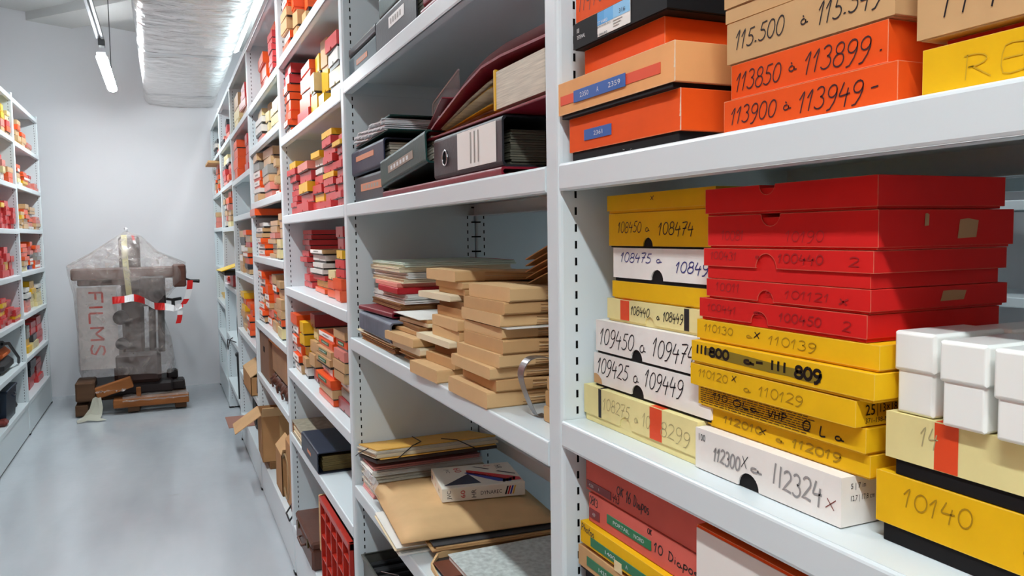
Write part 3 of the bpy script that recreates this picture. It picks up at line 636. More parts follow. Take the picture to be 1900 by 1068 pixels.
paper_box('yellow box with rows of small print and marker scribble in the red and yellow stack', .492, .653, .443, SA+.062, SA+.084, .13, 'Y', 'Y', .002, None,
          [('110', .11, .22, .45, .34, .0010, INK), ('0La', .25, .43, .40, .34, .0011, INK), ('VHP', .48, .60, .35, .38, .0011, INK), ('0 L a', .68, .90, .22, .42, .0014, MARKER)], b3m, group=GN)
def b4m(q, w, h, th, d, F):
    S = side(q, w)
    q.text('25', .010, .020, h*.44, h*.82, INK, S); q.add([S(.0225, h*.38), S(.023, h*.38), S(.023, h*.86), S(.0225, h*.86)], [(0, 1, 2, 3)], INK)
    q.text('13×18', .0255, .044, h*.50, h*.80, INK, S); q.text('371-198-MARS-', .010, .046, h*.16, h*.34, INK, S)
paper_box('yellow box with faint 110120 a 110129 and 25 13x18 printed on its end', .483, .654, .445, SA+.084, SA+.1065, .14, 'Y', 'Y', .001, None,
          [('110120', .06, .28, .45, .38, .0009, PENCIL_Y), ('x', .30, .34, .58, .36, .0009, INK), ('a 110129', .38, .74, .28, .42, .0009, PENCIL_Y)], b4m, group=GN)
def b5m(q, w, h, th, d, F):
    G = front(-.00025); gr = mat('dried_marker_smear', (128, 108, 22), 0.5)
    lo = [(.09, .42), (.2, .30), (.35, .26), (.5, .22), (.6, .24), (.72, .16), (.765, .24)]; hi = [(.09, .74), (.2, .80), (.35, .74), (.5, .66), (.6, .62), (.72, .62), (.765, .5)]
    q.add([G(-w/2+a*w, th+b_*(h-th)) for a, b_ in lo+hi], [(k, k+1, 8+k, 7+k) for k in range(6)], gr)
paper_box('yellow box with bold black marker 111800 a 111809 over a grey smear', .482, .651, .427, SA+.107, SA+.130, .14, 'Y', 'Y', .0025, None,
          [('|||', .03, .115, .40, .46, .0026, MARKER, .0), ('800', .125, .26, .40, .42, .0028, MARKER, .05), ('a-', .345, .47, .40, .40, .0024, MARKER), ('|||', .50, .60, .36, .46, .0026, MARKER, -.05), ('809', .635, .77, .28, .50, .0030, MARKER, .05)], b5m, group=GN)
def b6m(q, w, h, th, d, F):
    S = side(q, w); q.text('F', .022, .025, h*.6, h*.85, INK, S); q.text('2', .022, .026, h*.08, h*.34, INK, S)
paper_box('yellow box with faint 110130 a 110139 and a small cross, directly under the red boxes', .488, .650, .428, SA+.130, SA+.151, .14, 'Y', 'Y', .002, None,
          [('110130', .05, .25, .42, .40, .0009, PENCIL_Y), ('a', .33, .37, .42, .3, .0009, PENCIL_Y), ('x', .375, .42, .46, .42, .0010, INK), ('110139', .46, .72, .30, .44, .0009, PENCIL_Y)], b6m, group=GN)
def worn(*spots):
    pm = mat('torn_paper_patch', (176, 132, 92), 0.8); 
    def fn(q, w, h, th, d, F):
        S = side(q, w)
        for u, v, a, b_ in spots:
            q.add([S(u+i*a, th+(h-th)*(v+j*b_)) for i, j in ((0, 0), (.9, .05), (1, .9), (.5, 1), (.1, .95))], [(0, 1, 2, 3, 4)], pm)
    return fn
paper_box('red box handwritten 100441 a 100450, lowest of the five red boxes', .488, .646, .440, SA+.151, SA+.173, .150, 'darkred', 'darkred', .003, (.42, .011),
          [('100441', .06, .27, .36, .38, .0009, PENCIL_R), ('a', .38, .44, .45, .28, .0012, PENCIL_R), ('100450', .54, .78, .28, .42, .0013, PENCIL_R), ('2', .88, .93, .2, .4, .0010, PENCIL_R)], None, group=GN)
paper_box('red box with worn bottom edge and faint writing, second of the five red boxes', .488, .635, .437, SA+.173, SA+.1925, .155, 'darkred', 'darkred', .002, (.42, .010),
          [('10011', .07, .25, .36, .44, .0009, PENCIL_R), ('a', .42, .46, .4, .3, .0009, PENCIL_R), ('101121', .54, .80, .28, .42, .0009, PENCIL_R), ('x', .84, .90, .2, .4, .0014, PENCIL_R)], worn((.075, .3, .03, .5)), group=GN)
paper_box('red box handwritten 100431 a 100440 with its lid lifted, middle of the five red boxes', .487, .638, .434, SA+.1925, SA+.222, .150, 'darkred', 'darkred', .012, (.43, .013),
          [('100431', .05, .24, .40, .44, .0009, PENCIL_R), ('a', .36, .40, .5, .3, .0009, PENCIL_R), ('100440', .50, .76, .34, .46, .0013, PENCIL_R), ('2', .88, .94, .26, .40, .0010, PENCIL_R)], None, group=GN, trim=.004)
paper_box('red box with a torn label on its end, second from top of the red boxes', .488, .633, .431, SA+.222, SA+.253, .152, 'darkred', 'darkred', .002, None,
          [('10081', .10, .26, .2, .3, .0007, PENCIL_R), ('10190', .52, .74, .16, .3, .0007, PENCIL_R)], worn((.085, .2, .024, .55), (.048, .55, .005, .35)), group=GN, topnotch=(.43, .012))
paper_box('dark red box on the very top of the red and yellow stack', .488, .637, .432, SA+.253, SA+.279, .142, 'darkred', 'darkred', .002, None, (), None, group=GN, topnotch=(.42, .010))
# stack C at the right edge, plastic slide boxes on top
paper_box('deep yellow lid on black box with faint 10140, at the shelf edge on the right', .497, .437, .200, SA, SA+.054, .19, 'Y', 'k', .014, (.78, .014),
          [('10140', .10, .34, .45, .34, .0011, PENCIL_Y), ('a', .48, .54, .34, .22, .0010, PENCIL_Y)], None, group=GN, trim=.006)
paper_box('pale yellow box with an orange band, carrying the white plastic slide boxes', .497, .429, .205, SA+.054, SA+.1013, .19, 'cream', 'k', .012, (.66, .012),
          [('14', .13, .20, .45, .4, .0009, PENCIL_C)], stripes((.185, .268, OSTR)), group=GN, trim=.008)
PLAST = mat('white_translucent_plastic', (242, 245, 240), 0.28, 0.5, coat=0.3)
def slide_box(label, Xf, yl, yr, z0, h, d, yaw=0, split=.55):
    w = yl-yr; t = thing('slide_box', label, 'box', (Xf, (yl+yr)/2, z0), 0, 'white plastic slide boxes', rot=(0, 0, -PI/2+yaw))
    q = MB(); q.box(-w/2+.0018, w/2-.0018, .0018, d-.0018, 0, h*split+.002, PLAST, .0016); q.build('base', t, .001)
    q = MB(); q.box(-w/2, w/2, 0, d, h*(1-split)+.004, h, PLAST, .0018); q.build('lid', t, .001)
zc = SA+.1015
slide_box('white plastic slide box with taller lid, leftmost of the row beside the red boxes', .497, .4235, .3885, zc, .0615, .075)
slide_box('white plastic slide box standing forward, second of the front row', .488, .379, .343, zc, .0600, .075)
slide_box('white plastic slide box with a stepped lid rim, third of the front row', .484, .337, .300, zc, .0600, .075, split=.62)
slide_box('white plastic slide box at the right end of the front row', .492, .295, .259, zc, .0600, .075)
slide_box('white plastic slide box behind the leftmost one of the front row', .577, .4215, .387, zc, .0600, .075)
slide_box('white plastic slide box in the second row behind the forward one', .569, .378, .343, zc, .0590, .075)
slide_box('white plastic slide box in the second row, third from the red boxes', .567, .335, .300, zc, .0600, .075)
# upper shelf of the near bay
SU = 1.522
GU = 'photo-paper boxes on the upper shelf of the nearest bay'
def ripped(q, w, h, th, d, F):
    pm = mat('torn_white_paper', (238, 222, 196), 0.8)
    r_ = random.Random(8); pts = [(w/2+.0006, .0006, th+(h-th)*i/9) for i in range(10)]
    for a in range(9):
        z = th+(h-th)*a/9; k = r_.uniform(.3, 1.0)*.0022
        q.add([F(w/2-k, z), F(w/2+.0003, z), F(w/2+.0003, z+(h-th)/9), F(w/2-k*r_.uniform(.3, 1.2), z+(h-th)/9)], [(0, 1, 2, 3)], pm)
paper_box('orange box on black tray with blue tape 2361, lowest by the near upright', 0.462, 0.870, 0.641, SU, SU+.052, .20, 'O', 'k', .011, None, (), ripped, group=GU, trim=.005,
          kids=lambda t, w, h, th, d: tape_label(t, w, .165, .435, th+.011, th+.0235, TAPE_B, '', parts=[('2361', .38, .70)]))
def d2k(t, w, h, th, d):
    q = MB(); q.box(-w/2+.025*w, -w/2+.90*w, -.0005, -.0001, th+.0115, th+.0225, OSTR); q.build('red_paper_strip', t)
    tape_label(t, w, .17, .64, th+.010, th+.024, TAPE_B, '', parts=[('2350', .14, .32), ('A', .48, .52), ('2359', .70, .92)], y=-.0006)
paper_box('pale orange box with blue tape 2350 A 2359 jutting out above the 2361 box', 0.454, 0.883, 0.639, SU+.052, SU+.096, .20, 'pale', 'k', .005, None, (), ripped, group=GU, trim=.006, kids=d2k)
paper_box('plain orange box wedged between the 2350 box and the black box', 0.476, 0.855, 0.688, SU+.096, SU+.1325, .20, 'O', 'O', .002, None, (), None, group=GU)
CYAN = mat('cyan_label', (40, 150, 214), 0.4); CYANL = mat('light_cyan_label', (120, 186, 228), 0.4)
def d4k(t, w, h, th, d):
    q = MB(); a, b_ = -w/2+.305*w, -w/2+.66*w; z0, z1 = .003, h-.0008
    q.box(a, b_, -.0006, -.0001, z0, z1, PAPERLABEL); F = front(-.0008); zm = z0+(z1-z0)*.46
    def rect(x0, x1, y0, y1, m): q.add([F(x0, y0), F(x1, y0), F(x1, y1), F(x0, y1)], [(0, 1, 2, 3)], m)
    c = a+(b_-a)*.22; e = a+(b_-a)*.50
    rect(a, c, zm, z1, CYAN); rect(c, e, zm, z1, mat('mid_cyan_label', (70, 165, 224), .4)); rect(e, b_, zm, z1, CYANL)
    F = front(-.0010)
    q.text('TT VARIO', a+.001, a+(b_-a)*.33, zm+.001, zm+.0045, WPRINT, F); q.text('316', a+(b_-a)*.68, a+(b_-a)*.86, zm+.003, zm+.0075, INK, F)
    q.text('B/W PAPER (RC)', a+.001, a+(b_-a)*.42, zm-.0035, zm-.0008, INK, F); q.text('108680', a+.001, a+(b_-a)*.32, z0+.0006, z0+.0030, INK, F)
    for k in range(3): rect(a+(b_-a)*.5, a+(b_-a)*(.78-.05*k), zm-.003-.003*k, zm-.002-.003*k, card('G'))
    q.build('printed_label', t)
    q = MB(); F = front(-.0005); q.text('100', -w/2+.010, -w/2+.016, h*.60, h*.78, WPRINT, F); q.text('TETENAL', -w/2+.010, -w/2+.030, h*.36, h*.50, WPRINT, F)
    q.text('TETENAL', w/2-.030, w/2-.008, h*.80, h*.95, WPRINT, F); q.build('printed_name', t)
paper_box('black photo paper box with a cyan and white label, above the orange boxes', 0.464, 0.862, 0.667, SU+.1325, SU+.1635, .19, 'k', 'k', .001, None, (), None, group=GU, kids=d4k)
paper_box('orange box handwritten 11470 at the top of the stack by the near upright', 0.469, 0.860, 0.674, SU+.1635, SU+.205, .19, 'O', 'k', .002, None, [('11470', .03, .34, .30, .55, .0011, VIOLET)], None, group=GU, yaw=.02)
HW = .0012
paper_box('orange box handwritten 113900 à 113949, lowest in the middle of the upper shelf', .471, .588, .402, SU, SU+.030, .20, 'O', 'O', .001, None,
          [('113900', .045, .36, .26, .52, HW, VIOLET, .2), ('A', .40, .455, .34, .34, HW, VIOLET), ('113949', .49, .84, .22, .58, HW, VIOLET, .2), ('-', .87, .92, .34, .3, HW, VIOLET)], None, group=GU)
paper_box('orange box handwritten 113850 à 113899, second in the middle of the upper shelf', .475, .583, .414, SU+.030, SU+.0615, .20, 'O', 'O', .001, None,
          [('113850', .03, .37, .22, .54, HW, VIOLET, .2), ('A', .42, .48, .36, .34, HW, VIOLET), ('113899', .52, .91, .22, .58, HW, VIOLET, .2), ('.', .95, .98, .30, .2, HW, VIOLET)], None, group=GU)
paper_box('tan cardboard box handwritten 115.500 à 115.549 on the orange boxes', .474, .588, .408, SU+.0615, SU+.0985, .20, 'K', 'K', .001, None,
          [('115.500', .06, .40, .34, .42, HW, INK, .2), ('A', .50, .55, .38, .28, HW, INK), ('115.549', .60, .94, .30, .44, HW, INK, .2)], None, group=GU)
paper_box('thin kraft box between two tan handwritten boxes at the top edge', .476, .591, .420, SU+.0985, SU+.1115, .20, 'K', 'K', .001, None, (), None, group=GU, yaw=.015)
paper_box('tan cardboard box whose number begins 11, topmost in the middle', .474, .592, .405, SU+.1115, SU+.150, .20, 'K', 'K', .001, None, [('115.450', .06, .42, .22, .5, HW, INK, .2)], None, group=GU)
FAINTY = mat('very_faint_ink_on_yellow', (202, 160, 18), 0.6)
paper_box('bright yellow box with faint capitals REP at the right end of the upper shelf', .473, .384, .165, SU, SU+.0325, .20, 'Y', 'Y', .001, None,
          [('REPR', .13, .56, .18, .5, .0008, FAINTY, .03)], None, group=GU)
paper_box('thin dark red folder squeezed between the yellow REP box and the tan box', .486, .376, .170, SU+.0325, SU+.0385, .18, 'R', 'R', .001, None, (), None, group=GU, name='folder')
paper_box('tan cardboard box handwritten 11409 at the right end of the upper shelf', .473, .389, .170, SU+.0385, SU+.072, .20, 'K', 'K', .001, None, [('1140950', .07, .62, .38, .55, HW, INK, .15)], None, group=GU)
paper_box('tan cardboard box at the top right corner', .474, .386, .168, SU+.072, SU+.108, .20, 'K', 'K', .001, None, [('11400', .07, .50, .3, .5, HW, INK, .15)], None, group=GU)
q = MB(); r_ = random.Random(5)
vs = [(-.022+.004*i+r_.uniform(-.001, .001), r_.uniform(-.004, .004), .0012+r_.uniform(0, .004)) for i in range(12)]+[(-.022+.004*i, .014, .001+r_.uniform(0, .002)) for i in range(12)]
q.add(vs, [(i, i+1, 12+i+1, 12+i) for i in range(11)], PAPERLABEL)
o = q.build('paper_scrap', loc=(.466, .745, SU+.001), rot=(0, 0, -PI/2)); tag(o, 'torn white paper scrap under the orange 2361 box', 'paper')
# lower shelf of the near bay
SL = .87
GL_ = 'boxes on the lower shelf of the nearest bay'
paper_box('grey card box at the bottom of the taped stack below the near shelf', 0.483, 0.871, 0.650, SL, SL+.068, .2, 'G', 'k', .004, None, (), None, group=GL_)
paper_box('dark speckled box under the kraft box with green tape 1425', 0.481, 0.873, 0.652, SL+.068, SL+.137, .2, 'D', 'k', .004, None, (), None, group=GL_)
paper_box('kraft box with green tape 1425, under the yellow Photos box', 0.473, 0.877, 0.650, SL+.137, SL+.167, .2, 'K', 'D', .004, None, (), None, group=GL_,
          kids=lambda t, w, h, th, d: tape_label(t, w, .10, .62, th+.006, th+.018, TAPE_G, '', parts=[('1425', .26, .42), ('A', .56, .60), ('1449', .74, .90)]))
paper_box('thin red box sandwiched between kraft box and yellow Photos box', 0.479, 0.867, 0.645, SL+.167, SL+.1715, .2, 'R', 'R', .0005, None, (), None, group=GL_)
CLEAR = mat('masking_tape', (226, 206, 160), 0.5)
def g3k(t, w, h, th, d):
    tape_label(t, w, .115, .82, th+.003, th+.0145, TAPE_G, '', parts=[('1400', .22, .36), ('A', .50, .53), ('142', .70, .80)])
    q = MB(); q.box(-w/2+.36*w, -w/2+.43*w, -.0012, -.0001, -.004, th+.008, CLEAR); q.build('masking_tape', t)
paper_box('yellow box with green tape 1400 A and the word Photos', 0.473, 0.871, 0.638, SL+.1715, SL+.2005, .2, 'Y', 'Y', .001, None, [('Photos', .01, .15, .58, .36, .0012, MARKER)], None, group=GL_, kids=g3k)
def g4k(t, w, h, th, d):
    tape_label(t, w, .20, .62, th+.011, th+.0225, TAPE_G, '', parts=[('PORTAIL', .16, .54), ('NORD', .64, .86)])
    tape_label(t, w, .008, .12, th+.005, th+.017, TAPE_R, '', parts=[('419', .35, .62)], name='red_label_tape')
paper_box('red box with green tape PORTAIL NORD and 10 Diapos in marker', 0.481, 0.863, 0.636, SL+.2005, SL+.238, .2, 'salmon', 'salmon', .001, None,
          [('0813', .005, .10, .62, .28, .0012, MARKER), ('OK', .585, .625, .80, .18, .0012, MARKER), ('10 Diapos', .64, .99, .36, .30, .0015, MARKER)], None, group=GL_, kids=g4k)
def g5k(t, w, h, th, d): tape_label(t, w, .01, .255, th+.003, th+.013, TAPE_R, '', parts=[('426', .10, .30), ('A', .50, .54)], name='red_label_tape')
paper_box('red box with tape 426 A and OK 16 Diapos, just under the near shelf', 0.483, 0.873, 0.630, SL+.238, SL+.281, .2, 'salmon', 'salmon', .001, None,
          [('443', .265, .33, .10, .24, .0010, INK), ('OK', .305, .37, .36, .26, .0014, MARKER), ('16 Diapos', .39, .59, .28, .34, .0014, MARKER)], None, group=GL_, kids=g5k)
paper_box('white box under the white-fronted orange box on the lower shelf', .478, .624, .43, SL, SL+.09, .2, 'W', 'W', .002, None, (), None, group=GL_)
paper_box('orange box under the white-fronted orange box on the lower shelf', .476, .625, .43, SL+.09, SL+.185, .2, 'O', 'O', .002, None, (), None, group=GL_)
def hk(t, w, h, th, d):
    q = MB(); q.box(-w/2+.0004, w/2-.0004, -.0012, -.0001, .001, h-.003, PAPERLABEL); q.build('white_front_label', t)
paper_box('orange box with a blank white front, right of the red Diapos boxes', .472, .628, .435, SL+.185, SL+.277, .2, 'O', 'O', .002, None, (), None, group=GL_, kids=hk)
# ---------------------------------------------------------------- binder bay (second from the camera)
def vinyl(name, rgb): return mat(name, rgb, 0.38, 0.5, var=0.12, scale=16, bump=0.08, bscale=120)
BLK = vinyl('black_vinyl', (38, 39, 44)); NAVY = vinyl('navy_vinyl', (38, 46, 70)); TEAL = vinyl('dark_green_vinyl', (22, 62, 58)); BURG = vinyl('burgundy_vinyl', (124, 20, 38)); GREYV = vinyl('charcoal_vinyl', (58, 60, 66)); PETROL = vinyl('petrol_vinyl', (52, 76, 84))
PAGE = mat('page_edges', (206, 198, 180), 0.7, var=0.25, scale=60, stretch=(.3, .3, 8)); SLEEVE = mat('plastic_sleeves', (222, 224, 226), 0.25, 0.6, var=0.3, scale=50, stretch=(.3, .3, 6)); DIVID = mat('yellow_dividers', (216, 168, 44), 0.5)
PAGED = mat('dark_page_edges', (92, 90, 76), 0.6, var=0.4, scale=60, stretch=(.3, .3, 8))
COPPER = mat('tan_spine_label', (206, 140, 108), 0.5); GREYL = mat('grey_spine_label', (150, 136, 122), 0.5)
METAL = mat('bright_metal', (196, 198, 200), 0.22, metal=1.0)
def sheets(q, x0, x1, y0, y1, z0, z1, m, n=10, seed=1, jit=.004):
    r_ = random.Random(seed); dz = (z1-z0)/n
    for i in range(n):
        q.box(x0+r_.uniform(0, jit), x1-r_.uniform(0, jit), y0+r_.uniform(0, jit), y1-r_.uniform(0, jit), z0+dz*i, z0+dz*(i+.8), m)
def binder(label, Xf, yl, yr, z0, h, d, vm, yaw=0, roll=0, pitch=0, labelm=None, lab=None, pagem=PAGE, n=9, ring=False, gap=.0, name='ring_binder', text_bars=0, group='ring binders on the binder bay shelves'):
    """binder lying flat, spine to the aisle: C-shaped cover with the page block inside"""
    w = yl-yr; t = thing(name, label, 'binder', (Xf, (yl+yr)/2, z0), 0, group)
    t.matrix_world = Matrix.Translation((Xf, (yl+yr)/2, z0)) @ Matrix.Rotation(-PI/2+yaw, 4, 'Z') @ Matrix.Rotation(roll, 4, 'Y') @ Matrix.Rotation(pitch, 4, 'X')
    th = .0032; r = min(.008, h*.3)
    q = MB()
    out = [(d, 0)]+[(r-r*math.cos(PI/2*i/4) if False else r*(1-math.sin(PI/2*i/4)), r*(1-math.cos(PI/2*i/4))) for i in range(5)]
    out += [(r*(1-math.cos(PI/2*i/4)), h-r*(1-math.sin(PI/2*i/4))) for i in range(5)]+[(d, h), (d, h-th), (th+r*.6, h-th), (th, h-th-r*.6), (th, th+r*.6), (th+r*.6, th), (d, th)]
    M = Matrix(((0, 1, 0, 0), (1, 0, 0, 0), (0, 0, 1, 0), (0, 0, 0, 1)))     # outline in the depth-height plane
    q.prism(out, -w/2, w/2, vm, M)
    q.build('cover', t, .0006)
    q = MB(); sheets(q, -w/2+.012, w/2-.012, .018, d-.006, th+.002, h-th-.004-gap, pagem, n, int(w*1000)); q.build('pages', t)
    if labelm:
        u0, u1, a, b_ = lab; q = MB(); q.box(-w/2+u0*w, -w/2+u1*w, -.0008, -.0001, h*a, h*b_, labelm, .0002)
        F = front(-.0011)
        for k in range(text_bars):
            x = -w/2+w*(u0+(u1-u0)*(.12+.76*k/text_bars)); q.add([F(x, h*(a+(b_-a)*.25)), F(x+w*(u1-u0)*.45/text_bars, h*(a+(b_-a)*.25)), F(x+w*(u1-u0)*.45/text_bars, h*(a+(b_-a)*.75)), F(x, h*(a+(b_-a)*.75))], [(0, 1, 2, 3)], WTEXT if labelm is GREYL else card('G'))
        q.build('spine_label', t)
    return t, w
B1 = 1.522
t, w = binder('burgundy binder lying flat under the green and black binders', .468, 1.80, 1.10, B1+.0005, .014, .26, BURG, n=2)
t, w = binder('charcoal binder with tan label at the bottom left, under the navy binder', .476, 2.120, 1.825, B1+.0005, .068, .30, GREYV, labelm=COPPER, lab=(.24, .98, .40, .68), text_bars=6)
t, w = binder('black lever arch binder with a finger hole and striped white label', .475, 1.440, 1.112, B1+.0155, .078, .30, BLK, pagem=PAGED, n=14, gap=.012, name='lever_arch_binder')
q = MB(); h = .078; a, b_ = -w/2+.40*w, -w/2+.93*w; q.box(a, b_, -.0008, -.0001, h*.12, h*.92, PAPERLABEL, .0002); F = front(-.0011)
for u in (.36, .46, .56): q.add([F(a+(b_-a)*u, h*.20), F(a+(b_-a)*(u+.035), h*.20), F(a+(b_-a)*(u+.035), h*.86), F(a+(b_-a)*u, h*.86)], [(0, 1, 2, 3)], card('G'))
q.build('spine_label', t)
q = MB(); ring = [(-w/2+.20*w+.0135*math.cos(2*PI*i/20), -.0012, h*.47+.0135*math.sin(2*PI*i/20)) for i in range(21)]; q.tube(ring, .0018, METAL, 6)
q.build('finger_ring', t)
q = MB(); q.add([(-w/2+.20*w+.0125*math.cos(2*PI*i/20), -.0004, h*.47+.0125*math.sin(2*PI*i/20)) for i in range(20)], [tuple(range(20))], SLOT); q.build('finger_hole', t)
t, w = binder('dark green binder tilted, with a grey spine label, between navy and black binders', .466, 1.805, 1.462, B1+.037, .064, .27, TEAL, roll=-.085, labelm=GREYL, lab=(.20, .76, .36, .62), text_bars=6)
q = MB(); q.tube([(w/2-.05, .06, .045), (w/2-.015, .06, .05), (w/2-.008, .06, .03)], .003, METAL, 6); q.build('lever', t)
t, w = binder('navy blue binder with tan spine label, upper left of the binder shelf', .474, 2.122, 1.822, B1+.073, .066, .29, NAVY, labelm=COPPER, lab=(.16, .72, .52, .72), yaw=.03, roll=-.02, text_bars=0)
q = MB()
# thin open binder with silvery sleeves on the navy one
t = thing('ring_binder', 'thin open dark green binder full of silvery sleeves, on the navy binder', 'binder', (.480, 1.955, B1+.149), -PI/2, 'ring binders on the binder bay shelves')
t.rotation_euler = (0, -.03, -PI/2)
q = MB(); q.box(-.16, .17, 0, .26, 0, .003, TEAL, .001); q.box(-.155, .165, .006, .25, .034, .037, TEAL, .001); q.build('cover', t)
q = MB(); r_ = random.Random(2); nseg = 12
for i in range(8):
    vs = []
    for k in range(nseg+1):
        u = -.15+.30*k/nseg; zz = .0045+.0035*i+.0014*math.sin(k*.9+i); yy = -.004+.005*math.sin(k*1.3+i*2)
        vs += [(u, yy, zz), (u, .24, zz), (u, .24, zz+.0023), (u, yy, zz+.0023)]
    q.add(vs, [(4*k+a, 4*k+(a+1) % 4, 4*k+4+(a+1) % 4, 4*k+4+a) for k in range(nseg) for a in range(4)]+[(0, 1, 2, 3), (4*nseg, 4*nseg+1, 4*nseg+2, 4*nseg+3)], SLEEVE, None, False)
q.build('pages', t)
# burgundy binder leaning obliquely behind the green one
t = thing('ring_binder', 'burgundy binder lying askew between the navy and green binders', 'binder', (.0, 0, 0), 0, 'ring binders on the binder bay shelves')
t.matrix_world = Matrix.Translation((.545, 1.66, B1+.118)) @ Matrix.Rotation(-PI/2-.20, 4, 'Z') @ Matrix.Rotation(-.10, 4, 'Y')
q = MB(); w_ = .34
q.box(-w_/2, w_/2, 0, .24, .046, .0495, BURG, .001); q.box(-w_/2, w_/2, 0, .24, 0, .0032, BURG, .001); q.box(-w_/2, -w_/2+.0032, 0, .24, .002, .048, BURG, .001); q.build('cover', t)
q = MB(); sheets(q, -w_/2+.02, w_/2-.01, .01, .23, .005, .036, SLEEVE, 8, 4, .01); q.build('pages', t)
q = MB(); q.tube([(-.02, .004, .02), (.06, .003, .026), (.10, .003, .028)], .0012, METAL, 6); q.build('clip_bar', t)
# large burgundy binder, wedge open, on the black lever arch binder
t = thing('ring_binder', 'large burgundy binder wedged open with yellow dividers, on the black binder', 'binder', (.490, 1.245, B1+.0955), -PI/2, 'ring binders on the binder bay shelves')
q = MB(); top = [(-.255, .012), (-.20, .030), (-.05, .070), (.04, .088), (.12, .090), (.30, .084)]
out = [(u, v) for u, v in top]+[(u, v-.004) for u, v in reversed(top)]
q.prism(out, -.01, .27, BURG); q.box(-.255, .30, -.012, .27, 0, .004, BURG, .001); q.build('cover', t)
q = MB(); r_ = random.Random(6)
for i in range(12):
    f = (i+1)/13
    pts = [(u, .004+(v-.006-.004)*f*(.55 if i < 8 else .9)) for u, v in top[1:]]
    m_ = DIVID if i in (0, 1, 2, 4, 6, 9) else PAGE
    ys_ = r_.uniform(.0, .012)
    vs = [(u-.01*f, ys_, v) for u, v in pts]+[(u-.01*f, .25, v) for u, v in pts]; n = len(pts)
    q.add(vs, [(k, k+1, n+k+1, n+k) for k in range(n-1)], m_, None, True)
q.build('pages', t)
q = MB(); q.box(.085, .26, -.004, .2, .012, .070, PAGE); q.box(.08, .087, -.006, .2, .010, .074, DIVID, .001); q.build('yellow_edged_album', t)
SHEETM = mat('clear_plastic_album', (214, 176, 176), 0.2, 0.6, alpha=0.65)
q = MB(); top2 = [(-.16, .052), (-.04, .088), (.05, .104), (.12, .108), (.30, .104)]
for k in range(3):
    vs = [(u, .004*k, v-.004*k) for u, v in top2]+[(u, .25, v-.004*k) for u, v in top2]; n = len(top2)
    q.add(vs, [(i, i+1, n+i+1, n+i) for i in range(n-1)], SHEETM, None, True)
q.build('plastic_sleeve', t)
CLEARP = mat('clear_acrylic', (246, 248, 250), 0.08, 0.5, alpha=0.22)
t = thing('acrylic_sheet', 'clear acrylic sheet with rounded corner standing behind the burgundy binders', 'sheet', (0, 0, 0))
t.matrix_world = Matrix.Translation((.60, 1.82, B1+.105)) @ Matrix.Rotation(-PI/2-.1, 4, 'Z') @ Matrix.Rotation(-.10, 4, 'Y')
q = MB(); cr_ = [(0, 0)]+[(.02-.02*math.cos(PI/2*i/6), .10+.02*math.sin(PI/2*i/6)) for i in range(7)]+[(.26, .125), (.26, 0)]
q.prism(cr_, 0, .003, CLEARP); q.build('sheet', t)
q = MB(); q.tube([(u, .0015, v) for u, v in cr_[:-1]], .0022, mat('acrylic_rim', (226, 230, 232), .2), 6); q.build('polished_edge', t)
# upper shelf of the binder bay
BT = 1.847
binder('petrol blue binder with a tan label at the left end of the upper shelf', .470, 2.122, 1.835, BT+.0005, .055, .28, PETROL, labelm=COPPER, lab=(.30, .70, .38, .62), text_bars=5)
binder('thin black binder on top of the petrol blue binder', .470, 2.125, 1.84, BT+.058, .024, .27, BLK, n=3)
binder('big black binder with a white label, second on the upper shelf', .468, 1.825, 1.51, BT+.0005, .078, .28, BLK, labelm=WPRINT, lab=(.36, .74, .46, .76), text_bars=5)
binder('dark green binder on top of the big black binder', .474, 1.815, 1.53, BT+.080, .05, .27, TEAL, n=5)
binder('thin burgundy binder lying flat on the upper shelf', .472, 1.495, 1.22, BT+.0005, .022, .27, BURG, n=2)
binder('burgundy binder on the thin burgundy one of the upper shelf', .476, 1.49, 1.2, BT+.024, .05, .27, BURG, n=5)
# ---------------- brown file pouches shelf
KR = mat('kraft_paper', (216, 178, 128), 0.7, 0.3, var=0.12, scale=10, bump=0.05, bscale=60); KR2 = mat('kraft_paper_aged', (202, 160, 110), 0.7, 0.3, var=0.15, scale=9, bump=0.05, bscale=60); KRD = mat('kraft_paper_dark', (140, 98, 58), 0.7, 0.3, var=0.2, scale=9)
CREAMP = mat('cream_paper', (232, 218, 186), 0.7, 0.2, var=0.08, scale=6); WHITEP = mat('white_paper', (236, 236, 230), 0.65, 0.2); MINT = mat('pale_green_paper', (206, 218, 200), 0.65, 0.2); REDC = mat('red_cloth_spine', (178, 24, 34), 0.5); SALM = mat('salmon_cover', (226, 140, 124), 0.55); PINK = mat('pink_folder', (232, 164, 160), 0.6)
KRL = mat('kraft_layer_edges', (190, 148, 98), 0.7, 0.3, var=.55, scale=28, stretch=(.6, .6, 14))
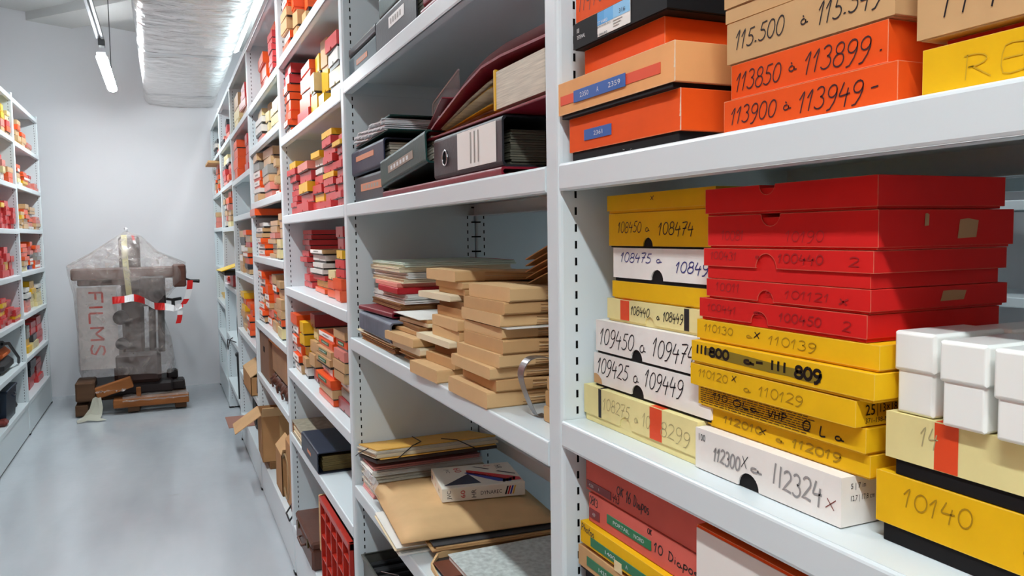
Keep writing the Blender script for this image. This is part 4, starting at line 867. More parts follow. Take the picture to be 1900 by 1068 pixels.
def pouch(label, Xf, yc, z0, w, h, d, m=KR, yaw=0, droop=0.0, name='file_pouch', group='brown file pouches', flare=0.0, roll=0.0, head=.05):
    """kraft pouch: blunt filled front end, thinner tail that bends down or up toward the back"""
    t = thing(name, label, 'file', (0, 0, 0), 0, group)
    t.matrix_world = Matrix.Translation((Xf, yc, z0+.0003)) @ Matrix.Rotation(-PI/2+yaw, 4, 'Z') @ Matrix.Rotation(roll, 4, 'Y')
    q = MB(); n = 14; ch = min(.0025, h*.2)
    prof = lambda hh: [(-w/2, ch), (-w/2+ch, 0), (w/2-ch, 0), (w/2, ch), (w/2, hh-ch), (w/2-ch, hh), (-w/2+ch, hh), (-w/2, hh-ch)]
    vs = []
    for i in range(n+1):
        y = d*i/n
        k = 1.0 if y < head else max(.66, 1-(y-head)*3)
        zz = droop*(max(0, y-head)/d)**1.6
        for u, v in prof(h): vs.append((u*(1+flare*y/d), y, zz+v*k))
    fs = [(i*8+j, i*8+(j+1) % 8, (i+1)*8+(j+1) % 8, (i+1)*8+j) for i in range(n) for j in range(8)]
    q.add(vs, [f for f in fs if f[0] % 8 not in (2, 6) or f[0] < 24], m); q.add(vs, [f for f in fs if f[0] % 8 in (2, 6) and f[0] >= 24], KRL); q.add(vs, [tuple(range(8)), tuple(n*8+j for j in range(8))], m)
    q.build('pouch', t)
    q = MB(); rr = random.Random(int(z0*9999))
    for k in range(3):    # paper edges showing at the near long side
        z = h*(.25+.25*k); vs = []
        for i in range(3, n+1):
            y = d*i/n; zz = droop*(max(0, y-head)/d)**1.6; kk = 1.0 if y < head else max(.66, 1-(y-head)*3)
            vs += [(w/2*(1+flare*y/d)+.0012+rr.uniform(0, .0012), y, zz+z*kk), (w/2*(1+flare*y/d)-.002, y, zz+z*kk+.0008)]
        q.add(vs, [(2*i, 2*i+1, 2*i+3, 2*i+2) for i in range(n-3)], KRD if k != 1 else CREAMP)
    q.build('paper_edges', t)
    return t
B2 = 1.161
# right-hand column (nearest the upright), bottom to top
hs = [.021, .019, .022, .019, .023, .020]
z = B2
COLR = [('curled brown pouch with torn end, lowest of the right-hand pouch stack', .452, 1.225, .175, .026, KR, .02, .018), ('brown pouch with crumpled corner, second up in right-hand pouch stack', .470, 1.215, .165, .020, KR2, -.03, .012),
        ('brown pouch third up in the right-hand pouch stack', .456, 1.220, .180, .019, KR, .0, .012), ('brown pouch fourth up in the right-hand pouch stack', .464, 1.205, .178, .021, KR, .03, .008),
        ('thick brown pouch in the middle of the right-hand pouch stack', .470, 1.195, .165, .022, KR2, .02, .004), ('brown pouch just below the white sheet in the right-hand stack', .472, 1.200, .160, .017, KR, .02, 0),
        ('brown pouch just above the white sheet in the right-hand stack', .468, 1.200, .172, .019, KR, .0, -.004), ('brown pouch second from top of the right-hand stack', .470, 1.190, .170, .019, KR2, .02, -.010),
        ('brown pouch topmost of the right-hand pouch stack', .476, 1.180, .160, .022, KR, .04, -.022)]
for i, (lab, xf, yc, w_, h_, m_, ya_, dr) in enumerate(COLR):
    pouch(lab, xf, yc, z, w_, h_, .29, m_, ya_, dr)
    z += h_+.0006
    if i == 5:
        t = thing('paper_sheet', 'white sheet lying inside the right-hand pouch stack', 'paper', (.474, 1.19, z+.0004), -PI/2)
        q = MB(); q.box(-.10, .09, 0, .29, 0, .0012, WHITEP); q.build('sheet', t); z += .0022
# middle column
COLM = [('flat brown pouch with white top edge sticking out at the front of the middle stack', .448, 1.455, .155, .024, KR, .04, .0), ('brown pouch second up in the middle pouch stack', .478, 1.440, .150, .018, KR2, .05, 0), ('dark brown pouch third up in the middle pouch stack', .492, 1.435, .140, .019, KRD, .03, 0),
        ('crumpled cream paper pouch jutting left from the middle stack', .474, 1.475, .190, .012, CREAMP, .03, 0), ('brown pouch fifth up in the middle pouch stack', .490, 1.440, .150, .020, KR, .02, 0), ('brown pouch sixth up in the middle pouch stack', .488, 1.438, .155, .020, KR, -.01, 0),
        ('brown pouch with folded flap, seventh up in the middle stack', .500, 1.430, .160, .018, KR2, .02, 0), ('dark brown thin pouch under the white-labelled one in the middle stack', .504, 1.435, .155, .012, KRD, 0, 0), ('cream labelled pouch jutting out near the top of the middle stack', .484, 1.490, .175, .012, CREAMP, .05, 0),
        ('thin brown pouch third from top of the middle stack', .506, 1.445, .150, .011, KR2, 0, 0), ('brown pouch second from top of the middle stack', .502, 1.450, .155, .013, KR, 0, 0), ('fat brown pouch topmost of the middle stack', .492, 1.470, .165, .021, KR, .02, 0)]
z = B2
for i, (lab, xf, yc, w_, h_, m_, ya_, dr) in enumerate(COLM):
    pouch(lab, xf, yc, z, w_, h_, .28, m_, ya_, dr-.004*i/12, head=.06)
    z += h_+.0006
q = MB(); q.box(-.06, .07, .05, .10, 0, .0012, WHITEP)
o = q.build('paper_strip', loc=(.448, 1.455, B2+.0250), rot=(0, 0, -PI/2+.04)); tag(o, 'white paper strip on the lowest pouch of the middle stack', 'paper')
# left group: brown folders, blue-grey vinyl book, papers, magazines
LEFTF = [('stack of aged brown folders lowest at the left end of the pouch shelf', .462, 1.925, .36, .030, KR2, 0, 12), ('brown paper-wrapped bundle in front of the blue-grey book', .474, 1.640, .20, .028, KR2, .02, 8)]
for lab, xf, yc, w_, h_, m_, ya_, n_ in LEFTF:
    t = thing('folder_stack', lab, 'folders', (xf, yc, B2+.0004), -PI/2+ya_)
    for k in range(4):
        q = MB(); rr = random.Random(k+int(w_*100)); sheets(q, -w_/2+rr.uniform(0, .02), w_/2-rr.uniform(0, .02), rr.uniform(0, .012), .30, h_*k/4, h_*(k+1)/4-.0004, (KR2, KRD, KR, CREAMP)[(k+n_) % 4], 3, k, .008); q.build('folder', t)
BLUEG = mat('blue_grey_crinkled_vinyl', (96, 104, 118), 0.45, 0.5, var=0.35, scale=14, bump=0.25, bscale=30)
t, w = binder('blue-grey crinkled book with rounded spine at the left of the pouch shelf', .458, 2.05, 1.715, B2+.0315, .048, .28, BLUEG, n=8, yaw=-.02, name='vinyl_book', group=None)
binder('thin burgundy folder on the blue-grey book', .470, 2.06, 1.78, B2+.0825, .012, .26, BURG, yaw=.05, n=3, name='folder', group=None)
pouch('cream and brown envelope pair leaning right of the blue-grey book', .462, 1.630, B2+.0295, .21, .014, .27, CREAMP, .03, 0, name='envelope', group=None)
pouch('brown envelope with blunt end in front of the middle stack', .452, 1.640, B2+.0445, .19, .018, .27, KR, .05, 0, name='envelope', group=None)
for k, (dy, zz, m_) in enumerate([(1.66, .064, KR2), (1.67, .073, KRD), (1.655, .082, CREAMP), (1.665, .089, KR2)]):
    pouch(['aged brown envelope under the white sheet', 'dark brown envelope under the white sheet', 'cream envelope under the white sheet', 'brown envelope directly under the white sheet'][k], .475+.008*k, dy, B2+zz, .19, .0075, .25, m_, .04*(-1)**k, 0, name='envelope', group=None)
t = thing('paper_sheet', 'large white sheet on the envelopes between magazines and pouches', 'paper', (.480, 1.675, B2+.0978), -PI/2)
q = MB(); q.box(-.10, .10, 0, .22, 0, .0014, WHITEP); q.build('sheet', t)
# magazine pile: sits behind the blue-grey book, on the brown folders
z = B2+.0965
MAGS = [('brown leather-look folder lowest of the magazine pile', .014, KRD, .30, None), ('loose grey papers in the magazine pile', .010, card('G'), .30, WHITEP), ('white magazines with curled edges in the pile', .012, WHITEP, .31, WHITEP), ('red-spined book with a salmon cover in the magazine pile', .026, REDC, .26, SALM),
        ('cream booklets above the red-spined book', .010, CREAMP, .30, CREAMP), ('grey-edged magazines second from top of the pile', .016, card('G'), .30, WHITEP), ('cream magazines just under the top of the pile', .012, CREAMP, .31, CREAMP), ('pale green magazine topmost of the pile', .010, MINT, .31, MINT)]
for i, (lab, h_, m_, w_, m2) in enumerate(MAGS):
    t = thing('magazine', lab, 'magazine', (.505+.006*((i*7) % 3), 1.958-.008*(i % 2), z+.0003), -PI/2+.02*((i % 3)-1), None)
    q = MB()
    if m_ is REDC:
        q.box(-w_/2+.06, w_/2, .0, .25, 0, h_*.6, REDC, .002); q.build('spine', t); q = MB(); q.box(-w_/2+.02, w_/2-.01, .002, .25, h_*.6, h_, SALM, .001); q.build('cover', t)
    else:
        sheets(q, -w_/2, w_/2, 0, .29, 0, h_-.0012, m2 or m_, max(2, int(h_/.0035)), i, .006); q.build('pages', t)
        q = MB(); q.box(-w_/2+.003, w_/2-.003, .003, .285, h_-.0012, h_, m_); q.build('cover', t)
        if m_ is MINT:
            q = MB(); q.box(-w_/2+.003, w_/2-.003, .282, .2845, h_, h_+.0008, REDC); q.build('red_edge', t)
    z += h_+.0004
# curved kraft sheets standing up at the back right
t = thing('curved_sheets', 'bundle of large curved kraft sheets rising behind the right-hand pouches', 'paper', (.80, 1.20, B2+.001))
for j in range(5):
    q = MB(); n = 14; P = []
    for i in range(n+1):
        s_ = i/n; P.append((.17-.44*s_, .175+.012*j+.060*math.sin(PI*.5*min(1, s_*1.35))-(.05*(s_-.74)**2*8 if s_ > .74 else 0)))
    vs = []
    for y, z_ in P: vs += [(-.17, y, z_), (.02, y, z_+.008), (-.17, y, z_+.0022), (.02, y, z_+.0102)]
    q.add(vs, [(4*i+a, 4*i+b_, 4*i+4+b_, 4*i+4+a) for i in range(n) for a, b_ in ((0, 1), (3, 2), (2, 0), (1, 3))]+[(0, 1, 3, 2), (4*n, 4*n+1, 4*n+3, 4*n+2)], KR2 if j % 2 else KR); q.build('sheet', t)
q = MB(); q.box(-.010, .014, -.24, .16, 0, .172, KRD, .004); q.build('supporting_bundle', t)
# bent metal book end
STRAP = mat('brushed_strap', (150, 148, 150), 0.3, metal=0.9)
t = thing('book_end', 'bent metal strap book end beside the right-hand pouch stack', 'book end', (.0, 0, 0))
t.matrix_world = Matrix.Translation((.470, 1.058, B2+.003))
q = MB(); P = [(.045, .0), (.03, .001), (.016, .028), (.006, .058), (.008, .074), (.018, .086), (.032, .089), (.05, .086), (.062, .078)]
P = smooth_pts(P, 4); n = len(P); vs = []
for u, v in P: vs += [(u, -.010, v), (u, .010, v), (u+.0012, -.010, v-.0012), (u+.0012, .010, v-.0012)]
q.add(vs, [(4*i+a, 4*i+b_, 4*i+4+b_, 4*i+4+a) for i in range(n-1) for a, b_ in ((0, 1), (3, 2), (2, 0), (1, 3))], STRAP, None, False); q.build('strap', t)
pouch('small brown box end standing beside the upright, right of the book end', .500, .985, B2+.001, .09, .022, .25, KR, 0, 0, name='file_pouch'); pouch('brown pouch on the small one beside the upright', .503, .985, B2+.0235, .09, .022, .25, KR2, 0, 0)
pouch('upper brown pouch of the three beside the near upright', .506, .985, B2+.046, .09, .020, .25, KR, 0, 0)
# ---------------- cassette and envelope shelf
B3 = .751
def pile(name, label, cat, loc, rz, layers, w, d, group=None):
    t = thing(name, label, cat, loc, rz, group); z = 0
    for i, (pn, m_, h_, n_) in enumerate(layers):
        q = MB(); rr = random.Random(i*7+int(w*77)); a = rr.uniform(-.008, .008); sheets(q, -w/2+a, w/2+a, rr.uniform(0, .012), d-rr.uniform(0, .01), z, z+h_-.0003, m_, n_, i, .006); q.build(pn, t); z += h_
    return t
pile('folder_stack', 'pink folder and paper bundle at the left end of the cassette shelf', 'folders', (.466, 2.056, B3+.0004), -PI/2, [('pink_folder', PINK, .010, 2), ('papers', CREAMP, .018, 7), ('brown_folder', KR2, .012, 3), ('papers', PAGE, .020, 9), ('papers', WHITEP, .014, 5), ('pink_folder', PINK, .010, 2)], .128, .32)
YF = mat('yellow_folder', (220, 170, 74), 0.55, var=.1)
t = pile('elastic_folder', 'yellow folders held by thin black elastic, tilted on top of the paper bundle', 'folder', (.459, 2.02, B3+.098), -PI/2, [('dark_board', mat('dark_brown_board', (58, 44, 38), .6), .010, 1), ('folder', YF, .004, 1), ('papers', CREAMP, .009, 4), ('papers', PAGE, .009, 3), ('folder', YF, .004, 1)], .21, .34)
t.rotation_euler = (0, -.16, -PI/2)
q = MB(); ELA = mat('black_elastic', (20, 18, 18), .6)
q.tube([(.109, .06, .008), (.110, .10, .036), (.05, .14, .0372), (-.10, .16, .0372)], .0013, ELA, 6); q.tube([(.109, .27, .008), (.110, .22, .036), (.04, .2, .0372)], .0013, ELA, 6); q.tube([(-.10, -.002, .004), (-.02, -.012, .018), (.06, -.003, .037)], .0013, ELA, 6); q.build('elastic', t)
t = thing('plastic_sleeve', 'crumpled clear plastic sleeve hanging in front of the paper bundle', 'sleeve', (.462, 1.93, B3+.045), -PI/2)
q = MB(); rr = random.Random(9); vs = []; NX, NY = 8, 6
for j in range(NY):
    for i in range(NX): vs.append((-.07+.02*i, -.004-.012*math.sin(j*.8)-rr.uniform(0, .004), .04-.010*j+rr.uniform(-.002, .002)))
q.add(vs, [(j*NX+i, j*NX+i+1, (j+1)*NX+i+1, (j+1)*NX+i) for j in range(NY-1) for i in range(NX-1)], mat('crumpled_plastic', (214, 214, 216), .12, .7, alpha=.4), None, False); q.build('sleeve', t)
# white papers overhanging the shelf edge
t = pile('paper_stack', 'white paper sheets overhanging the shelf edge under the big kraft envelope', 'paper', (.428, 1.72, B3+.0005), -PI/2-.05, [('sheets', WHITEP, .007, 3), ('grey_sheets', card('G'), .004, 2), ('sheets', CREAMP, .006, 3), ('sheets', WHITEP, .004, 2)], .24, .34)
t = thing('kraft_envelope', 'crumpled brown envelope bundle under the big kraft envelope', 'envelope', (.490, 1.615, B3+.0225), -PI/2-.06)
q = MB(); sheets(q, -.07, .075, .0, .30, 0, .010, KR2, 3, 3, .010); q.build('envelope', t)
q = MB(); sheets(q, -.06, .07, .004, .30, .0105, .0135, mat('dark_grey_paper', (52, 52, 54), .6), 1, 3, .004); q.build('dark_sheet', t)
# big kraft envelope, puffy
t = thing('kraft_envelope', 'big puffy kraft envelope carrying the video cassette', 'envelope', (.447, 1.780, B3+.0365), -PI/2-.08)
q = MB(); NX, NY = 14, 14; w_, d_ = .41, .36; vs = []; rr = random.Random(12)
def env_z(a, b_): return .022*min(1, 6*min(a, 1-a)+.15)*min(1, 6*min(b_, 1-b_)+.15)
for s_ in (0, 1):
    for j in range(NY+1):
        for i in range(NX+1):
            a, b_ = i/NX, j/NY
            e = env_z(a, b_); jit = rr.uniform(-.0007, .0007) if .02 < a < .98 else 0
            z_ = (.0035 if min(a, 1-a, b_, 1-b_) < .01 else 0) if s_ == 0 else e+.0036+jit
            vs.append((-w_/2+a*w_, b_*d_, z_))
K = (NX+1)*(NY+1)
fs = [(j*(NX+1)+i, j*(NX+1)+i+1, (j+1)*(NX+1)+i+1, (j+1)*(NX+1)+i) for j in range(NY) for i in range(NX)]
rim = [i for i in range(NX+1)]+[j*(NX+1)+NX for j in range(1, NY+1)]+[NY*(NX+1)+i for i in range(NX-1, -1, -1)]+[j*(NX+1) for j in range(NY-1, 0, -1)]
q.add(vs, [tuple(reversed(f)) for f in fs]+[tuple(K+a for a in f) for f in fs]+[(rim[i], rim[(i+1) % len(rim)], K+rim[(i+1) % len(rim)], K+rim[i]) for i in range(len(rim))], KR, None, True)
T = lambda u, v: (-w_/2+u, v, env_z(u/w_, v/d_)+.0052)
for k in range(22):
    u = .016+.0014*(k % 3); v = .05+.011*k
    for a in (0, .006):
        q.add([T(u+a, v), T(u+a+.0032, v), T(u+a+.0032, v+.007-.002*(k % 2)), T(u+a, v+.007-.002*(k % 2))], [(0, 1, 2, 3)], card('D'))
q.build('envelope', t)
# video cassette box, lying with its long side to the camera
CW = mat('cassette_white', (232, 226, 212), 0.4); CNAVY = mat('cassette_navy', (28, 34, 66), 0.35); CRED = mat('cassette_red', (206, 34, 44), 0.35); CBLUE = mat('cassette_blue', (44, 52, 150), 0.35); CBLK = mat('cassette_black', (28, 26, 30), 0.4)
t = thing('video_cassette', 'white video cassette box with red and blue stripes lying on the big kraft envelope', 'cassette', (.567, 1.714, B3+.0640), -.165)
w_, d_, h_ = .200, .170, .0325
q = MB(); q.box(0, w_, 0, d_, 0, h_, CW, .0012); F = front(-.0003)
q.text('JVC', .012, .024, .005, .024, CBLK, lambda u, v: (.012+(v-.005)*.8 if False else .012+(.024-v)*.62, -.0003, .006+(u-.012)*1.7))
q.text('60', .042, .06, .005, .025, CRED, lambda u, v: (.044+(.025-v)*.55, -.0003, .007+(u-.042)*1.0))
q.text('HR', .070, .09, .005, .025, CBLK, lambda u, v: (.070+(.025-v)*.55, -.0003, .006+(u-.070)*.95))
q.text('DYNAREC', .092, .143, .0105, .0195, CBLK, F)
for k in range(4): q.add([F(.150+.006*k, .006), F(.154+.006*k, .006), F(.160+.006*k, .026), F(.156+.006*k, .026)], [(0, 1, 2, 3)], (CBLK, CRED, CBLUE, YF)[k])
# left end
E = lambda u, v: (-.0003, d_-u, v)
q.add([E(.016, .012), E(.028, .012), E(.028, .022), E(.016, .022)], [(0, 1, 2, 3)], CBLUE); q.text('60', .070, .082, .010, .020, CRED, E); q.text('JVC', .115, .135, .010, .020, CBLK, E)
# top face: u along x, v along y
T = lambda u, v: (u, v, h_+.0003)
def poly(pts, m_): q.add([T(*p) for p in pts], [tuple(range(len(pts)))], m_)
poly([(.008, .020), (.080, .098), (.098, .020)], CNAVY)
poly([(.080, .126), (.088, .126), (.196, .040), (.196, .018), (.174, .018), (.080, .105)], CRED)
poly([(.072, .104), (.080, .111), (.176, .022), (.166, .012), (.140, .020)], CBLUE)
poly([(.100, .152), (.108, .152), (.140, .124), (.136, .120)], CBLK)
poly([(.150, .100), (.158, .104), (.193, .072), (.193, .064)], CBLK)
def rot_text(tx, u, v, ln, hh, ang, m_):
    ca, sa = math.cos(ang), math.sin(ang)
    q.text(tx, 0, ln, 0, hh, m_, lambda a, b_: T(u+a*ca-b_*sa, v+a*sa+b_*ca))
rot_text('JVC', .028, .148, .030, .012, -PI/2, CBLK); rot_text('60', .052, .152, .036, .018, -PI/2, CRED); rot_text('HR', .158, .150, .030, .016, -PI/2, CBLK)
rot_text('DYNAREC', .090, .100, .060, .009, -.74, WPRINT)
rot_text('60', .130, .148, .016, .010, -.2, CRED)
for k in range(4): poly([(.148+.009*k, .012+.004*k), (.154+.009*k, .010+.004*k), (.160+.009*k, .032+.004*k), (.154+.009*k, .034+.004*k)], (CBLK, YF, CBLUE, CBLK)[k])
q.build('sleeve', t)
# grey marbled pad on black portfolio with brown strap
MARB = mat('grey_marbled_board', (196, 204, 200), 0.5, 0.3, var=0.28, scale=90); 
t = thing('portfolio', 'black portfolio with a brown leather strap and kraft lining under the grey pad', 'portfolio', (.480, 1.255, B3+.0005), -PI/2)
q = MB(); q.box(-.285, .30, .004, .32, 0, .012, BLK, .004); q.build('cover', t)
q = MB(); q.box(-.262, -.20+.02, -.001, .322, .012, .0145, mat('brown_leather', (112, 60, 40), .45, var=.15), .001); q.build('strap', t)
q = MB(); P = [(-.30, .30, .026), (-.302, .2, .026), (-.30, .08, .024), (-.285, .015, .018), (-.26, -.006, .010), (-.2, -.010, .004), (-.1, -.008, .002)]
vs = []
for u, v, z_ in P: vs += [(u, v, .0005), (u, v, z_+.004), (u+.004, v+.003, .0005), (u+.004, v+.003, z_+.004)]
q.add(vs, [(4*i+a, 4*i+b_, 4*i+4+b_, 4*i+4+a) for i in range(len(P)-1) for a, b_ in ((0, 1), (3, 2), (2, 0), (1, 3))]+[(0, 1, 3, 2)], KR, None, False); q.build('kraft_lining', t)
t = thing('marbled_pad', 'grey marbled pad lying on the black portfolio at the near end of the shelf', 'pad', (.500, 1.265, B3+.0155), -PI/2)
q = MB(); q.box(-.245, .30, .012, .30, 0, .010, WHITEP, .001); q.build('pages', t)
q = MB(); q.box(-.247, .302, .010, .302, .010, .013, MARB, .001); q.build('cover', t)
# metal tray on the lowest visible shelf
GMET = mat('dull_grey_metal', (112, 112, 104), .45, metal=.6, var=.2); DKM = mat('dark_fittings', (30, 30, 32), .5)
t = thing('metal_tray', 'grey metal tray full of dark fittings at bottom left of the binder bay', 'tray', (.470, 1.90, .4705), -PI/2)
w_, d_, h_ = .44, .28, .088; q = MB()
q.box(-w_/2, w_/2, 0, d_, 0, .002, GMET); q.box(-w_/2, w_/2, 0, .002, 0, h_, GMET); q.box(-w_/2, w_/2, d_-.002, d_, 0, h_, GMET); q.box(-w_/2, -w_/2+.002, 0, d_, 0, h_, GMET); q.box(w_/2-.002, w_/2, 0, d_, 0, h_, GMET)
q.box(-w_/2-.004, w_/2+.004, -.006, .002, h_-.004, h_, GMET, .001); q.box(-w_/2-.006, -w_/2+.002, 0, d_, h_-.004, h_, GMET, .001); q.build('tray', t)
rr = random.Random(21)
for k in range(14):
    q = MB(); x = -w_/2+.03+.028*k; l_ = rr.uniform(.10, .2)
    q.box(x-.009, x+.009, .012, .012+l_, .003, rr.uniform(.055, .080), DKM, .004); q.build('fitting', t)
q = MB(); q.tube([(-.10, .02, .082), (-.04, .05, .09), (.02, .03, .086), (.06, .08, .088)], .0018, METAL, 6); q.build('wire_handle', t)
# ---------------------------------------------------------------- low shelves of the bay beyond the binders
MARB2 = mat('grey_beige_marbled_board', (148, 140, 122), 0.6, 0.3, var=0.3, scale=40)
t = thing('album', 'grey marbled album with worn paper edges beside the dark blue binder', 'album', (.462, 3.215, .6205), -PI/2)
q = MB(); sheets(q, -.135, .135, .003, .28, .003, .050, CREAMP, 12, 5, .004); q.build('pages', t)
q = MB(); q.box(-.142, .142, -.002, .29, .050, .054, MARB2, .001); q.box(-.142, .142, -.002, .29, 0, .003, MARB2, .001); q.build('covers', t)
q = MB(); q.box(-.145, -.135, .0, .29, .001, .053, mat('tan_cloth_spine', (150, 104, 66), .6), .002); q.build('spine', t)
t, w = binder('large dark blue ring binder on the low shelf, open end toward the camera', .452, 3.055, 2.712, .6205, .074, .31, vinyl('blue_black_vinyl', (34, 40, 58)), labelm=COPPER, lab=(.40, .62, .40, .56), pagem=mat('yellowed_pages', (120, 100, 54), .6, var=.4, scale=60, stretch=(.3, .3, 8)), n=12, gap=.01, text_bars=0, group=None)
LEATH = mat('dark_brown_leather', (92, 58, 46), 0.42, 0.5, var=0.2, scale=10, bump=.1, bscale=90)
t = thing('suitcase', 'small dark brown leather suitcase on the bottom shelf beside the red crate', 'suitcase', (.446, 3.045, .2205), -PI/2)
w_, d_, h_ = .38, .22, .108
q = MB(); q.box(-w_/2, w_/2, 0, d_, 0, h_*.72, LEATH, .008); q.build('body', t); q = MB(); q.box(-w_/2-.001, w_/2+.001, -.001, d_+.001, h_*.74, h_, LEATH, .008); q.build('lid', t)
q = MB()
for u in (-.11, .11): q.box(u-.012, u+.012, -.005, .001, h_*.60, h_*.86, mat('old_brass', (96, 78, 44), .4, metal=.8), .001)
q.build('latch', t)
q = MB(); q.tube([(-.05, -.002, h_*.5), (-.045, -.014, h_*.47), (.045, -.014, h_*.47), (.05, -.002, h_*.5)], .005, LEATH, 8); q.build('handle', t)
CRATE = mat('red_plastic', (176, 44, 30), 0.35, 0.5)
t = thing('crate', 'red ribbed plastic crate on the bottom shelf beside the brown suitcase', 'crate', (.452, 2.455, .2205), -PI/2)
w_, d_, h_ = .46, .31, .335; q = MB()
for (x0, x1, y0, y1) in ((-w_/2, w_/2, .012, .015), (-w_/2, w_/2, d_-.004, d_), (-w_/2, -w_/2+.004, .012, d_), (w_/2-.004, w_/2, .012, d_)): q.box(x0, x1, y0, y1, .004, h_-.01, CRATE)
q.box(-w_/2, w_/2, .012, d_, 0, .004, CRATE); q.build('walls', t)
q = MB(); q.box(-w_/2-.006, w_/2+.006, -.002, .016, h_-.022, h_, CRATE, .002); q.box(-w_/2-.006, w_/2+.006, d_-.006, d_+.004, h_-.022, h_, CRATE, .002); q.box(-w_/2-.006, -w_/2+.008, 0, d_, h_-.022, h_, CRATE, .002); q.box(w_/2-.008, w_/2+.006, 0, d_, h_-.022, h_, CRATE, .002); q.build('rim', t)
q = MB()
for k in range(6): x = -w_/2+w_*k/5; q.box(x-.004, x+.004, 0, .013, .006, h_-.02, CRATE, .001)
for z_ in (.04, .12, .20, .27): q.box(-w_/2, w_/2, .002, .013, z_-.003, z_+.003, CRATE, .001)
q.build('ribs', t)
q = MB(); q.box(-w_/2+.02, w_/2-.02, .02, d_-.02, .006, h_-.05, DKM, .02); q.build('dark_contents', t)
o = MB(); o.box(-.012, .012, 0, .22, 0, .20, KR, .003); tag(o.build('cardboard_strip', loc=(.462, 2.765, .331), rot=(0, 0, -PI/2)), 'cardboard strip standing between the brown suitcase and the red crate', 'cardboard')
# ---------------------------------------------------------------- third right bay: cartons, leather bundle
CART = mat('corrugated_card', (176, 132, 88), 0.7, 0.2, var=0.12, scale=8); CARTL = mat('corrugated_card_light', (204, 166, 120), 0.7, 0.2, var=0.08, scale=6); CARTD = mat('corrugated_card_dark', (120, 86, 54), 0.7, 0.2, var=.2)
def carton(label, loc, rz, w, d, h, flaps=(), fill=None, group=None):
    t = thing('carton', label, 'carton', loc, rz, group); q = MB(); th = .004
    q.box(-w/2, w/2, 0, d, 0, th, CART); q.box(-w/2, w/2, 0, th, 0, h, CART); q.box(-w/2, w/2, d-th, d, 0, h, CART); q.box(-w/2, -w/2+th, 0, d, 0, h, CART); q.box(w/2-th, w/2, 0, d, 0, h, CART); q.build('body', t)
    for (p0, p1, vec, m_) in flaps:
        q = MB(); v = Vector(vec); a, b_ = Vector(p0), Vector(p1); nn = (b_-a).cross(v).normalized()*th*.5
        q.add([tuple(x) for x in (a-nn, b_-nn, b_+v-nn, a+v-nn, a+nn, b_+nn, b_+v+nn, a+v+nn)], [(0, 1, 2, 3), (4, 5, 6, 7), (0, 1, 5, 4), (1, 2, 6, 5), (2, 3, 7, 6), (3, 0, 4, 7)], m_); q.build('flap', t)
    if fill:
        for fn, (x0, x1, y0, y1, z0, z1), m_ in fill:
            q = MB(); q.box(x0, x1, y0, y1, z0, z1, m_, .006); q.build(fn, t)
    return t
carton('open carton with a long flap hanging into the aisle, on the bottom shelf', (.440, 4.455, .2445), -PI/2-.03, .29, .30, .245,
       [((-.145, 0, .245), (.11, 0, .245), (-.05, -.13, -.10), CARTL), ((-.145, .30, .245), (.145, .30, .245), (0, .03, .12), CARTD), ((.145, .0, .245), (.145, .30, .245), (.08, 0, .06), CARTL)],
       [('crumpled_packing', (-.13, .13, .02, .27, .01, .225), CARTD), ('packing_tape', (.1451, .1458, .09, .15, .06, .243), mat('brown_packing_tape', (196, 160, 112), .25))])
q = MB(); q.box(-.15, .15, 0, .28, 0, .04, CARTD, .003); o = q.build('cardboard_box', loc=(.470, 4.455, .2038), rot=(0, 0, -PI/2)); tag(o, 'flat dark brown box under the open carton with the long flap', 'box')
carton('smaller open carton with raised flaps in front of the bottom shelf', (.470, 3.93, .2035), -PI/2, .22, .28, .20,
       [((-.11, 0, .20), (.11, 0, .20), (0, .05, .055), CARTL), ((.11, .0, .20), (.11, .28, .20), (.05, 0, .04), CARTL), ((-.11, .28, .20), (.11, .28, .20), (0, .02, .08), CART)], [('dark_equipment', (-.09, .09, .04, .25, .01, .16), DKM)])
carton('tall narrow carton beside the upright on the bottom shelf', (.480, 3.66, .2035), -PI/2, .15, .26, .30, [((-.075, 0, .30), (.075, 0, .30), (0, .06, .05), CART)], None)
t = thing('cable_loop', 'beige cable looping out of the small open carton', 'cable', (.455, 3.80, .204))
q = MB(); q.tube([(.03+.004*i/20, .13+.10*math.cos(PI*(.1+1.75*i/20)), .115+.105*math.sin(PI*(.1+1.75*i/20))) for i in range(21)], .005, mat('beige_cable', (150, 122, 84), .5), 8)
o_ = q.build('cable', t); t.location = (.448, 3.62, .204)
t = thing('camera_case', 'small red-brown leather case at the near end of the bottom shelf', 'case', (.470, 3.505, .2035), -PI/2)
q = MB(); q.box(-.06, .06, 0, .14, 0, .075, mat('red_brown_leather', (112, 44, 36), .4), .022); q.build('case', t); q = MB(); q.tube([(-.055, .01, .05), (-.05, -.02, .01), (.05, -.02, .008), (.055, .01, .05)], .004, DKM, 6); q.build('strap', t)
t = thing('carton', 'tall brown carton with a hand hole beside the leather bundle', 'carton', (.470, 4.385, .6825), -PI/2)
q = MB(); q.box(-.20, .20, 0, .29, 0, .235, mat('brown_board', (122, 88, 64), .6, var=.15), .003); q.build('body', t); q = MB(); q.box(-.03, .03, -.001, .004, .14, .17, SLOT, .001); q.build('hand_hole', t)
t = thing('cardboard_portfolio', 'brown cardboard portfolio leaning over the leather bundle', 'portfolio', (.482, 3.90, .760), -PI/2)
q = MB(); q.box(-.27, .24, .004, .26, 0, .155, mat('tan_board', (150, 112, 78), .6, var=.15), .004); q.build('board', t); q = MB(); q.box(-.27, .10, -.012, .03, .150, .166, mat('orange_tan_board', (206, 140, 74), .6), .004); q.build('orange_edge', t)
t = thing('leather_bundle', 'crumpled dark brown leather bundle at the front of the shelf', 'bundle', (.474, 3.875, .6825), -PI/2)
q = MB(); rr = random.Random(31); NU, NV = 26, 12; vs = []
